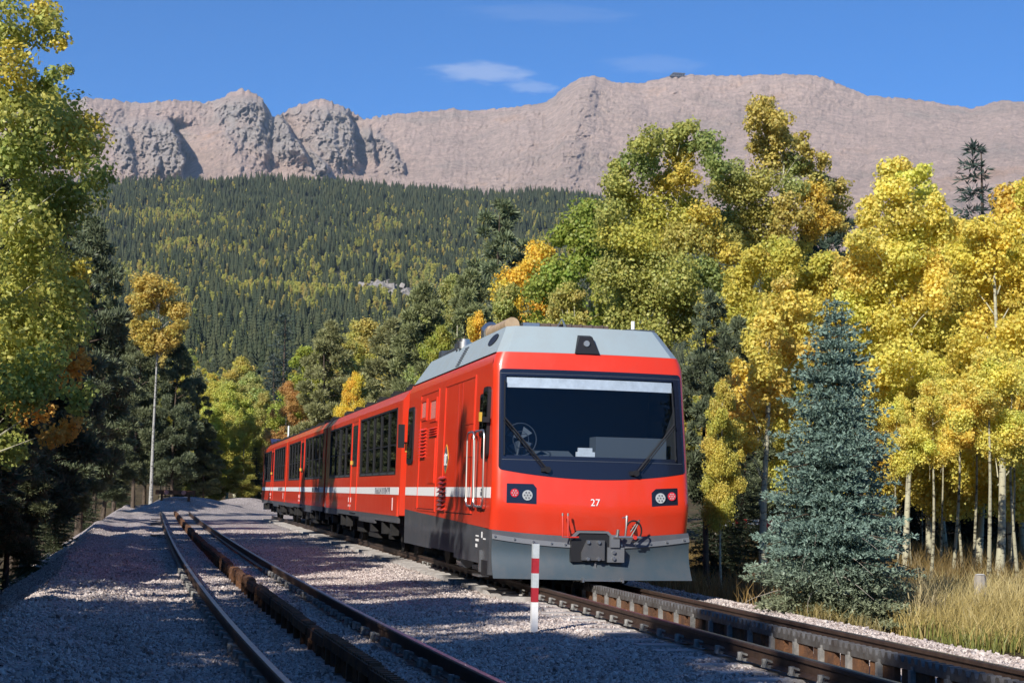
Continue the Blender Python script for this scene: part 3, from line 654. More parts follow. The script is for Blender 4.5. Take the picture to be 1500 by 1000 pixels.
UE = [-1.5, -1.498, -1.49, -1.475, -1.45, -1.42, -1.38]
US = UE+list(np.linspace(-1.3, 1.3, 27))+[-u for u in UE[::-1]]
def patch(mb, us, lo, hi, nz, off=0.):
    f = lambda q, u: q(u) if callable(q) else q
    mb.grid([[S(u, f(lo, u)+(f(hi, u)-f(lo, u))*j/nz, off) for u in us] for j in range(nz+1)]); return mb
wsb = lambda u: 1.69-.12*(1-(min(1.4, abs(u))/1.4)**2)
body = MB()
patch(body, US, redbot, crease, 4); patch(body, US, crease, lambda u: wsb(u)+.03, 5)
patch(body, [u for u in US if u <= -1.375], lambda u: wsb(u)+.03, 3.15, 14); patch(body, [u for u in US if u >= 1.375], lambda u: wsb(u)+.03, 3.15, 14)
patch(body, US, 3.15, 3.43, 3)
LL = 9.05
def side_x(s, z): return s*hw(z)
zs = [.82, 1.0, 1.2, 1.6, 2.0, 2.4, 2.8, 3.1, 3.26, 3.28, 3.43]
for s in (-1, 1):
    rows = []
    for z in zs:
        zz = lambda y: z if z > .83 else .82+.18*y/LL
        yb = fy(1.5, z); rows.append([(side_x(s, zz(y)), y, zz(y)) for y in [yb]+list(np.linspace(.8, LL, 12))])
    body.grid(rows)
body.add([(-1.5, LL, .9), (1.5, LL, .9), (1.46, LL, 3.28), (1.40, LL, 3.43), (-1.40, LL, 3.43), (-1.46, LL, 3.28)], [(0, 1, 2, 3, 4, 5)])
body.build('body', M['red'], loco, 35, True)
# grey roof
rf = MB(); patch(rf, list(np.linspace(-1.5, 1.5, 21)), 3.432, 3.86, 4)
for s in (-1, 1):
    y0a, y0b = fy(1.5, 3.432), fy(1.5, 3.86)
    rf.grid([[(s*1.40, y0a, 3.432), (s*1.40, 4, 3.432), (s*1.40, 8.95, 3.432)], [(s*1.18, y0b, 3.86), (s*1.18, 4, 3.86), (s*1.18, 8.2, 3.86)]])
top = [S(u, 3.86) for u in np.linspace(-1.5, 1.5, 21)]; rf.add(top+[(1.18, 8.2, 3.86), (-1.18, 8.2, 3.86)], [tuple(range(23))])
rf.add([(-1.40, 8.95, 3.432), (1.40, 8.95, 3.432), (1.18, 8.2, 3.86), (-1.18, 8.2, 3.86)], [(0, 1, 2, 3)])
roof = rf.build('roof', M['roofgrey'], loco, 25, True)
mb = MB(); mb.box(-1.42, -1.398, .62, 8.9, 3.424, 3.434); mb.build('roof_seam', M['black'], roof)
def on_roof_side(y, t, off=.012):
    return (-(1.40-.22*t)-off, y, 3.432+.428*t+off*.5)
# vents on the sloping roof side
for (y, t0, t1_, w) in ((1.55, .45, .8, .34),):
    mb = MB(); ring = [on_roof_side(y+w*cos(a), .62+.22*sin(a)) for a in np.linspace(0, 2*pi, 15)[:-1]]; ring2 = [on_roof_side(y+w*cos(a), .62+.22*sin(a), .004) for a in np.linspace(0, 2*pi, 15)[:-1]]; mb.prism(ring, ring2); mb.build('air_vent', M['black'], roof)
mb = MB()
for k in range(9):
    t = .08+.09*k; mb.prism([on_roof_side(3.9, t), on_roof_side(4.25, t), on_roof_side(4.25, t+.035), on_roof_side(3.9, t+.035)], [on_roof_side(3.9, t, .002), on_roof_side(4.25, t, .002), on_roof_side(4.25, t+.035, .002), on_roof_side(3.9, t+.035, .002)])
mb.build('vent_grille', M['dkgrey'], roof)
# roof gear
mb = MB(); mb.tube([(-1.02, 1.35, 3.93), (-1.02, 2.9, 3.93)], .115, 14); mb.build('silencer', M['tan'], roof)
mb = MB(); mb.tube([(-1.02, 2.9, 3.93), (-1.02, 3.1, 4.0)], .15, 14); mb.box(-1.12, -.92, 3.1, 3.4, 3.8, 4.08); mb.build('silencer_end', M['steel'], roof)
mb = MB(); mb.box(-.75, .55, 1.5, 3.2, 3.862, 3.985)
for k in range(8): mb.box(-.76+.17*k, -.73+.17*k, 1.485, 3.215, 3.86, 3.995)
mb.build('radiator_box', M['brown'], roof)
mb = MB(); mb.box(-.86, -.6, 1.3, 1.5, 3.862, 3.965); mb.tube([(-.3, 1.48, 3.9), (-.22, 1.42, 4.06), (-.15, 1.48, 3.9)], .012, 6); mb.tube([(-.12, 1.48, 3.9), (-.2, 1.45, 4.04)], .012, 6); mb.build('pipework', M['steel'], roof)
mb = MB(); mb.box(.72, 1.16, 1.0, 2.0, 3.864, 3.90); mb.build('roof_hatch', M['dkgrey'], roof)
mb = MB(); mb.tube([(.95, 1.5, 3.9), (.95, 1.5, 4.08)], .03, 8); mb.build('antenna', M['white'], roof)
for (y, x) in ((4.9, -1.12), (5.25, -1.1)):
    mb = MB(); mb.disc((x, y, 3.84), 'z', .14, .12, 14); mb.disc((x, y, 3.96), 'z', .10, .05, 14); mb.build('exhaust_cap', M['steel'], roof)
mb = MB(); mb.box(-1.1, -.6, 5.6, 7.6, 3.86, 3.95); mb.tube([(-1.05, 5.5, 3.95), (-1.05, 8, 3.95)], .03, 6); mb.box(-1.15, -.9, 7.2, 7.5, 3.86, 4.0); mb.build('equipment_tray', M['dkgrey'], roof)
# headlamp housing on the roof front
def s_poly(pts, off0, off1): return [S(u, z, off0) for u, z in pts], [S(u, z, off1) for u, z in pts]
hp = [(-.29, 3.435), (.11, 3.435), (.03, 3.74), (-.20, 3.74)]
a, b = [S(u, z, -.02) for u, z in hp], [S(-.29, 3.435, .035), S(.11, 3.435, .035), S(.03, 3.70, .12), S(-.20, 3.70, .12)]
mb = MB().prism(a, b); hl = mb.build('headlamp_housing', M['black'], loco)
mb = MB(); mb.disc((-.085, S(-.085, 3.58)[1]-.085, 3.59), 'y', .045, -.03, 16); mb.build('roof_lamp', material('lamp_grey', (.30, .31, .31), .2, .3, coat=.6), hl)
# windscreen border, glass and cab inside
def round_box(u0, u1, zlo, zhi, r_):
    def lo(u):
        b0 = zlo(u) if callable(zlo) else zlo; d = min(u-u0, u1-u); return b0+(r_-sqrt(max(0, r_*r_-(r_-d)**2)) if d < r_ else 0)
    def hi(u):
        d = min(u-u0, u1-u); return zhi-(r_-sqrt(max(0, r_*r_-(r_-d)**2)) if d < r_ else 0)
    return lo, hi
lo, hi = round_box(-1.425, 1.425, wsb, 3.175, .05)
GL, GR, GB, GT = -1.33, 1.30, 1.90, 3.07
ue = [-1.425, -1.42, -1.41, -1.395, -1.375, GL]; wind = empty('windscreen', (0, 0, 0)); wind.parent = loco
mb = MB(); o_ = .006
patch(mb, ue, lo, hi, 10, o_); patch(mb, [GR, 1.34]+[-u for u in ue[:-1][::-1]], lo, hi, 10, o_)
us = list(np.linspace(GL, GR, 25)); patch(mb, us, lo, GB, 3, o_); patch(mb, us, GT, hi, 2, o_)
mb.build('border', M['frame'], wind, 30, True)
mb = MB(); patch(mb, us, GB, GT, 8, -.004); mb.build('pane', M['glass'], wind, 40, True)
mb = MB(); patch(mb, list(np.linspace(-1.38, 1.38, 25)), 1.835, 1.842, 1, .009); patch(mb, list(np.linspace(-1.41, 1.41, 25)), 3.105, 3.112, 1, .009); mb.build('seam', M['dkgrey'], wind)
mb = MB(); mb.box(-1.36, 1.36, .60, 2.0, 1.45, 1.5); mb.box(-1.36, 1.36, 1.95, 2.0, 1.5, 3.2); mb.box(-1.4, -1.36, .45, 2, 1.5, 3.2); mb.box(1.36, 1.4, .45, 2, 1.5, 3.2); mb.box(-1.36, 1.36, .50, 2, 3.18, 3.22)
mb.build('cab_interior', M['interior'], loco)
mb = MB(); patch(mb, list(np.linspace(-1.31, 1.28, 30)), 2.90, 3.05, 2, -.018); mb.build('sun_visor', M['visor'], loco, 40, True)
mb = MB(); mb.box(.15, 1.25, .62, 1.0, 1.5, 2.22); mb.box(-1.3, .15, .55, 1.0, 1.5, 1.80); mb.prism([(-1.0, .52, 1.8), (-.1, .52, 1.8), (-.2, .9, 2.0), (-.9, .9, 2.0)], [(-1.0, .53, 1.75), (-.1, .53, 1.75), (-.2, 1.0, 1.75), (-.9, 1.0, 1.75)]); mb.build('driving_desk', M['console'], loco)
mb = MB(); mb.box(-.18, .03, .36, .42, 1.91, 2.04); mb.box(-.21, -.18, .36, .42, 1.91, 1.98); mb.box(.03, .07, .36, .42, 1.91, 1.98); mb.build('dash_unit', M['visor'], loco)
fan = empty('fan', (-1.05, .42, 2.14)); fan.parent = loco
mb = MB(); mb.tube([(.24*cos(a), 0, .24*sin(a)) for a in np.linspace(0, 2*pi, 25)], .008, 5, False); mb.tube([(.12*cos(a), -.03, .12*sin(a)) for a in np.linspace(0, 2*pi, 17)], .005, 5, False); mb.tube([(0, 0, 0), (-.05, .03, -.3)], .02, 6); mb.build('guard', M['dkgrey'], fan)
for k in range(4):
    a0 = k*pi/2+.5; mb = MB(); mb.prism([(0, .01, 0), (.2*cos(a0), .0, .2*sin(a0)), (.2*cos(a0+.8), .04, .2*sin(a0+.8))], [(0, .014, 0), (.2*cos(a0), .004, .2*sin(a0)), (.2*cos(a0+.8), .044, .2*sin(a0+.8))]); mb.build('fan_blade', M['console'], fan)
# wipers
for (p0, p1, piv) in (((-1.35, 2.45), (-.72, 1.70), 1), ((1.27, 2.42), (.62, 1.68), -1)):
    w = empty('wiper', (0, 0, 0)); w.parent = loco
    pts = [S(p0[0]+(p1[0]-p0[0])*t, p0[1]+(p1[1]-p0[1])*t, .05) for t in np.linspace(0, 1, 6)]; MB().tube(pts, .014, 6).build('arm', M['black'], w)
    pts = [S(p0[0]+(p1[0]-p0[0])*t+.05*piv*-1, p0[1]+(p1[1]-p0[1])*t, .05) for t in np.linspace(0.05, .95, 6)]; MB().tube(pts, .008, 5).build('link_arm', M['black'], w)
    pts = [S(p0[0]+.0, p0[1]+dz, .035) for dz in np.linspace(-.55, .55, 8)]; MB().tube(pts, .012, 5).build('blade', M['hose'], w)
    mb = MB(); c = S(p1[0], p1[1], .0); mb.disc((c[0], c[1], c[2]), 'y', .045, -.07, 12); mb.box(c[0]-.09, c[0]+.03, c[1]-.05, c[1], c[2]-.03, c[2]+.03); mb.build('pivot', M['black'], w)
# head and tail lamps
for s in (-1, 1):
    out = [(-1.30, 1.49), (-.92, 1.49), (-.87, 1.43), (-.87, 1.20), (-1.30, 1.21)] if s < 0 else [(1.29, 1.48), (.94, 1.46), (.87, 1.40), (.87, 1.20), (1.29, 1.23)]
    mb = MB().prism([S(u, z, .004) for u, z in out], [S(u, z, -.02) for u, z in out]); lampb = mb.build('lamp_cluster', M['frame'], loco)
    for (u, z, r_, mt, nm) in ((s*1.19, 1.355, .062, 'redlens', 'tail_lamp'), (s*1.005, 1.325, .075, 'whitelens', 'headlight')):
        c = S(u, z, .002); mb = MB().disc(c, 'y', r_, -.02, 18); l = mb.build(nm, M[mt], lampb)
        mb = MB()
        for k in range(7):
            a0 = k*2*pi/6; rr = r_*.58 if k < 6 else 0; mb.disc((c[0]+rr*cos(a0), c[1]-.021, c[2]+rr*sin(a0)), 'y', r_*.17, -.004, 8)
        mb.build('led_cluster', M['lettering'] if mt == 'whitelens' else M['whitelens'], lampb)
# fleet number 27 as strokes
def text_obj(txt, size, mat, parent, loc, rot, name, extr=.002, align='CENTER'):
    cu_ = bpy.data.curves.new(name, 'FONT'); cu_.body = txt; cu_.size = size; cu_.extrude = extr; cu_.align_x = align; cu_.align_y = 'CENTER'
    t = bpy.data.objects.new(name, cu_); COL.objects.link(t); bpy.context.view_layer.update()
    me = bpy.data.meshes.new_from_object(t); bpy.data.objects.remove(t); o = link(name, me, mat, parent, loc); o.rotation_euler = rot; return o
text_obj('27', .145, M['white'], loco, S(-.005, 1.235, .006), (pi/2-.1, 0, 0), 'number', .002)
# plough
def bladey(u, t): return -.02+.20*(abs(u)/1.49)**1.3-.16*t+.34*(t*(1-t))     # t 0 top, 1 bottom
def blade_top(u): return .70-.11*(1-(u/1.49)**2)
pl = empty('snow_plough', (0, 0, 0)); pl.parent = loco
mb = MB(); us = list(np.linspace(-1.49, 1.49, 33)); rows = []
for j in range(13):
    t = j/12; rows.append([(u, bladey(u, t), blade_top(u)+(.13-blade_top(u))*t) for u in us])
back = [[(x, y+.02, z) for x, y, z in r] for r in rows]; mb.grid(rows); mb.grid(back)
for e in (0, -1): mb.grid([[r[e] for r in rows], [r[e] for r in back]])
mb.grid([rows[-1], back[-1]]); mb.build('blade', M['plough'], pl, 40)
mb = MB(); mb.grid([[(u, bladey(u, 0)-.012, blade_top(u)-.012) for u in us], [(u, bladey(u, 0)+.012, blade_top(u)+.058) for u in us]]); mb.build('flange', M['flange'], pl, 30)
mb = MB(); mb.grid([[(u, bladey(u, 0)+.012, blade_top(u)+.058) for u in us], [(u, bladey(u, 0)+.06, redbot(u*.98)+.004) for u in us]]); mb.build('top_strip', M['dkgrey'], pl, 30)
for u in (-1.45, -1.17, -.9, -.64, -.44, .40, .62, .86, 1.12, 1.4):
    mb = MB(); mb.disc((u, bladey(u, 0)+.01, blade_top(u)+.03), 'y', .017, -.03, 8); mb.build('bolt', M['steel'], pl)
mb = MB(); mb.box(-.012, .012, bladey(0, .5)-.03, bladey(0, .5)+.02, .14, .52); mb.build('seam', M['flange'], pl)
mb = MB(); mb.box(-.22, .36, bladey(0, 1)-.05, bladey(0, 1)+.05, .118, .138); mb.box(-.24, -.21, bladey(0, 1)-.06, bladey(0, 1)+.05, .10, .16); mb.box(.35, .38, bladey(0, 1)-.06, bladey(0, 1)+.05, .10, .16); mb.build('step_bar', M['steel'], pl)
mb = MB(); mb.tube([(-1.3, .30, .4), (1.3, .30, .4)], .06, 8); mb.box(-1.2, -1.1, .2, .6, .3, .75); mb.box(1.1, 1.2, .2, .6, .3, .75); mb.build('plough_frame', M['under'], pl)
# coupler pocket
cp = empty('coupler_pocket', (0, 0, 0)); cp.parent = loco
yf = -.055
mb = MB(); mb.prism([(-.37, yf, .385), (.21, yf, .385), (.21, yf, .76), (.14, yf, .835), (-.25, yf, .835), (-.37, yf, .74)], [(-.37, .3, .385), (.21, .3, .385), (.21, .3, .76), (.14, .3, .835), (-.25, .3, .835), (-.37, .3, .74)]); mb.build('pocket', M['black'], cp)
mb = MB(); mb.prism([(-.22, yf-.05, .41), (.12, yf-.05, .41), (.12, yf-.05, .70), (-.14, yf-.05, .70), (-.22, yf-.05, .52)], [(-.22, yf, .41), (.12, yf, .41), (.12, yf, .70), (-.14, yf, .70), (-.22, yf, .52)]); plate = mb.build('coupler_plate', M['dkgrey'], cp)
for (u, z) in ((-.13, .67), (.03, .67), (-.13, .43), (.03, .43)):
    MB().disc((u, yf-.05, z), 'y', .026, -.03, 8).build('bolt', M['steel'], cp)
mb = MB(); mb.prism([(-.27, yf-.02, .83), (.18, yf-.02, .83), (.26, yf-.02, .75), (.23, yf-.02, .73), (.155, yf-.02, .80), (-.25, yf-.02, .80), (-.36, yf-.02, .70), (-.38, yf-.02, .73)], [(-.27, yf+.05, .83), (.18, yf+.05, .83), (.26, yf+.05, .75), (.23, yf+.05, .73), (.155, yf+.05, .80), (-.25, yf+.05, .80), (-.36, yf+.05, .70), (-.38, yf+.05, .73)]); mb.build('hood', M['flange'], cp)
mb = MB(); mb.box(.17, .42, yf-.03, yf+.06, .385, .60); mb.box(.20, .34, yf-.06, yf+.06, .60, .78); mb.build('bracket', M['flange'], cp)
for z in (.44, .53): MB().disc((.26, yf-.03, z), 'y', .026, -.03, 8).build('bolt', M['steel'], cp)
mb = MB()
for u in (-.51, -.43): mb.tube([(u, yf-.02, 1.06), (u, yf-.05, .90), (u, yf-.05, .74), (u+.10, yf-.05, .735), (-.27, yf-.05, .74)], .011, 6)
mb.build('air_pipe', M['redhose'], loco)
for u in (-.51, -.43): MB().disc((u, yf-.02, 1.04), 'z', .016, .04, 8).build('pipe_cap', M['steel'], loco)
mb = MB(); mb.tube([(.24, yf-.06, .75), (.66, yf-.06, .75)], .022, 8); mb.tube([(.30, yf-.06, .75), (.31, yf-.07, .86)], .026, 8); mb.build('brake_pipe', M['steel'], loco)
mb = MB(); mb.tube([(.42, yf-.06, .74), (.43, yf-.08, .9), (.44, yf-.06, 1.06)], [.016, .018, .024], 8); mb.tube([(.44, yf-.06, 1.04), (.37, yf-.07, 1.03)], .01, 6); mb.build('valve_handle', M['steel'], loco)
mb = MB(); mb.tube([(.44+.0+.11*(1-cos(a)), yf-.08-.03*sin(a), .90+.12*sin(a*1.0)-.02*a) for a in np.linspace(.2, 2*pi*.78, 18)], .013, 6); mb.tube([(.50+.13*sin(a), yf-.07, .75+.25*abs(sin(a*.9))) for a in np.linspace(0, pi, 12)], .012, 6); mb.build('brake_hose', M['hose'], loco)
MB().disc((.56, yf-.085, .75), 'y', .03, -.02, 10).build('red_tap', M['redhose'], loco)
# side skirt, front steps
mb = MB()
for s in (-1, 1):
    x = s*1.502; xi = s*1.44
    for (y0, y1, z0, za, zb) in ((.32, .95, .16, .815, .835), (.95, 3.3, .30, .835, .885), (3.3, 5.6, .37, .885, .93), (5.6, 9.02, .35, .93, 1.0)):
        mb.prism([(x, y0, z0), (x, y1, z0), (x, y1, zb), (x, y0, za)], [(xi, y0, z0), (xi, y1, z0), (xi, y1, zb), (xi, y0, za)])
mb.build('skirt', M['dkgrey'], loco, 20)
mb = MB(); mb.box(-1.515, -1.35, .42, .86, .14, .36); mb.box(-1.53, -1.4, 1.1, 1.5, .2, .26); mb.build('step_box', M['black'], loco)
mb = MB(); mb.box(-1.54, -1.50, .86, .93, .18, .5); mb.box(-1.53, -1.36, 1.0, 1.45, .10, .13); mb.build('step', M['steel'], loco)
for (y, z, dy, dz) in ((1.15, .62, .25, .035), (1.15, .69, .25, .02), (1.25, .53, .16, .05), (.85, .68, .12, .09), (.6, .66, .2, .02)):
    mb = MB()
    for k in range(max(1, int(dy/.045))): mb.box(-1.507, -1.503, y+k*.05, y+k*.05+.03, z, z+dz)
    mb.build('stencil_mark', M['white'], loco)
# side stripe, windows, panels
def side_piece(y0, y1, z0, z1, out=.006, inn=-.01):
    mb = MB(); pts = [(y0, z0), (y1, z0), (y1, z1), (y0, z1)]
    return mb.prism([(-hw(z)-out, y, z) for y, z in pts], [(-hw(z)-inn, y, z) for y, z in pts])
for (y0, y1) in ((.33, 4.27), (4.92, 9.03)): side_piece(y0, y1, 1.275, 1.43, .004).build('white_stripe', M['white'], loco)
MB().box(1.495, 1.503, .35, 9.03, 1.275, 1.43).build('white_stripe', M['white'], loco)
mb = MB()
for k in range(5): mb.box(-1.507, -1.5035, .86+k*.05, .89+k*.05, 1.30, 1.36)
for k in range(4): mb.box(-1.507, -1.5035, .88+k*.05, .90+k*.05, 1.37, 1.41)
mb.build('lettering', M['lettering'], loco)
def rounded(y0, y1, z0, z1, r_, n=4):
    out = []
    for (cy, cz, a0) in ((y1-r_, z1-r_, 0), (y0+r_, z1-r_, pi/2), (y0+r_, z0+r_, pi), (y1-r_, z0+r_, 1.5*pi)):
        out += [(cy+r_*cos(a0+k*pi/2/n), cz+r_*sin(a0+k*pi/2/n)) for k in range(n+1)]
    return out
def side_round(y0, y1, z0, z1, r_, out, inn=-.01):
    p = rounded(y0, y1, z0, z1, r_); return MB().prism([(-hw(z)-out, y, z) for y, z in p], [(-hw(z)-inn, y, z) for y, z in p])
w_ = side_round(8.2, 8.92, 1.88, 2.98, .08, .03).build('side_window', M['black'], loco); side_round(8.28, 8.84, 1.98, 2.9, .06, .036, .02).build('pane', M['darkglass'], w_)
w_ = side_round(1.08, 1.42, 2.2, 2.84, .06, .012).build('side_window', M['black'], loco); side_round(1.13, 1.37, 2.26, 2.79, .05, .016, .005).build('pane', M['darkglass'], w_)
w_ = side_round(.58, .98, 1.85, 2.92, .09, .05).build('mirror', M['black'], loco); MB().box(-1.60, -1.50, .52, .6, 2.38, 2.46).build('mirror_arm', M['black'], w_); side_round(.64, .92, 1.92, 2.85, .06, .055, .04).build('pane', M['darkglass'], w_)
MB().box(-1.53, -1.49, 1.18, 1.24, 2.42, 2.56).build('handle', M['gold'], loco)
mb = MB(); mb.tube([(-1.49, 9.02, 2.30), (-1.62, 9.0, 2.30)], .02, 6); mb.box(-1.68, -1.56, 8.93, 9.0, 2.2, 2.66); mb.build('rear_mirror', M['black'], loco); MB().box(-1.53, -1.48, 9.0, 9.06, 2.12, 2.3).build('handle', M['gold'], loco)
def rim(y0, y1, z0, z1, w=.03, out=.014, name='panel_frame'):
    mb = MB()
    for (a0, a1, b0, b1) in ((y0, y1, z0, z0+w), (y0, y1, z1-w, z1), (y0, y0+w, z0+w, z1-w), (y1-w, y1, z0+w, z1-w)):
        pts = [(a0, b0), (a1, b0), (a1, b1), (a0, b1)]; mb.prism([(-hw(z)-out, y, z) for y, z in pts], [(-hw(z)+.01, y, z) for y, z in pts])
    return mb.build(name, M['red'], loco)
rim(5.35, 7.45, 1.0, 3.17, .028, .014, 'side_door'); rim(1.85, 4.68, 1.02, 3.17, .028, .014, 'engine_door')
for (y0, y1, z0, z1) in ((6.7, 7.35, 2.66, 3.06), (5.55, 6.3, 2.60, 3.03)):
    rim(y0, y1, z0, z1, .05, .022, 'grille_frame'); side_piece(y0+.08, y1-.08, z0+.06, z1-.06, .006).build('grille', material('grille_pink', (.50, .16, .13), .7, var=.5, vscale=60), loco)
side_piece(5.55, 6.3, 1.5, 2.3, .018).build('hatch', M['red'], loco)
for (y0, y1, z0, z1) in ((1.9, 2.65, 2.42, 2.97), (1.9, 2.65, 1.9, 2.40)): side_piece(y0, y1, z0, z1, .014).build('hatch', M['red'], loco)
for y in (3.0, 3.35): side_piece(y, y+.02, 1.02, 3.15, .008).build('door_joint', material('joint_red', (.30, .02, .008), .6) if y == 3.0 else bpy.data.materials['joint_red'], loco)
for (y0, y1, z0, z1, n, name) in ((6.72, 7.35, 1.96, 2.52, 9, 'louvre'), (5.5, 6.3, 2.33, 2.50, 4, 'louvre'), (4.30, 4.90, 1.02, 1.62, 8, 'louvre')):
    mb = MB(); dz = (z1-z0)/n
    for k in range(n):
        z = z0+k*dz; x = -hw(z); mb.prism([(x-.004, y0, z+dz*.95), (x-.055, y0, z+dz*.30), (x-.055, y0, z+dz*.18), (x+.01, y0, z+dz*.6)], [(x-.004, y1, z+dz*.95), (x-.055, y1, z+dz*.30), (x-.055, y1, z+dz*.18), (x+.01, y1, z+dz*.6)])
    mb.build(name, M['red'], loco)
mb = MB(); mb.box(-1.505, -1.498, 1.75, 4.2, 1.005, 1.018); mb.box(-1.505, -1.498, 5.5, 7.6, 1.03, 1.043); mb.build('door_sill', M['black'], loco)
for (y0, y1) in ((.60, 1.35), (1.42, 1.98)):      # looped handrails beside the cab door
    p = rounded(y0, y1, 1.14, 2.27, .12, 5); pts = [(-1.56, y, z) for y, z in p]; MB().tube(pts+[pts[0]], .017, 8, False).build('handrail', M['steel'], loco)
    mb = MB(); mb.box(-1.57, -1.49, (y0+y1)/2-.03, (y0+y1)/2+.03, 1.11, 1.15); mb.box(-1.57, -1.46, (y0+y1)/2-.03, (y0+y1)/2+.03, 2.26, 2.29); mb.build('bracket', M['black'], loco)
# badge
def lens(c, hy, hz, out, mat, name, parent):
    pts = [(c[0]+hy*(1-abs(t))**.7*s, c[1]+hz*t) for s, ts in ((1, np.linspace(-1, 1, 9)), (-1, np.linspace(1, -1, 9)[1:-1])) for t in ts]
    return MB().prism([(-hw(z)-out, y, z) for y, z in pts], [(-hw(z)+.002, y, z) for y, z in pts]).build(name, mat, parent)
bd = lens((4.36, 1.905), .24, .25, .006, M['gold'], 'badge', loco)
lens((4.36, 1.905), .215, .225, .009, M['lettering'], 'badge_field', bd)
MB().disc((-1.494-.011, 4.36, 1.90), 'x', .105, .004, 16).build('badge_disc', M['white'], bd)
side_piece(4.20, 4.52, 1.955, 1.985, .012).build('badge_bar', M['white'], bd); side_piece(4.22, 4.50, 1.80, 1.83, .012).build('badge_bar', M['white'], bd)
# running gear
def wheelset(parent, y, x0=.75):
    for s in (-1, 1):
        mb = MB(); mb.disc((s*.70, y, .40), 'x', .40, s*.12, 24); mb.disc((s*.69, y, .40), 'x', .43, s*.02, 24); w = mb.build('wheel', M['under'], parent); MB().disc((s*.82, y, .40), 'x', .12, s*.06, 12).build('hub', M['under'], parent)
    MB().tube([(-.7, y, .40), (.7, y, .40)], .07, 8).build('axle', M['under'], parent)
def bogie(parent, y):
    b = empty('bogie', (0, 0, 0)); b.parent = parent
    mb = MB()
    for s in (-1, 1):
        mb.box(s*1.02-.06, s*1.02+.06, y-1.5, y+1.5, .42, .60)
        for q in (-1., 1.): mb.box(s*1.02-.11, s*1.02+.11, y+q-.14, y+q+.14, .27, .52); mb.disc((s*1.02-.06, y+q*.55, .60), 'z', .10, .18, 10)
    mb.box(-1.0, 1.0, y-.3, y+.3, .45, .65); mb.build('bogie_frame', M['under'], b)
    for q in (-1., 1.): wheelset(b, y+q)
bogie(loco, 2.3); bogie(loco, 6.9)
mb = MB(); mb.box(-1.3, 1.3, .4, 8.95, .62, .95); mb.box(-1.15, 1.15, 3.9, 5.3, .2, .62); mb.build('underframe', M['under'], loco)
mb = MB(); mb.tube([(-1.32, 3.05, .24), (-1.32, 3.45, .24)], .11, 12); mb.box(-1.3, -1.0, 3.0, 3.5, .3, .45); mb.build('sand_box', M['steel'], loco)

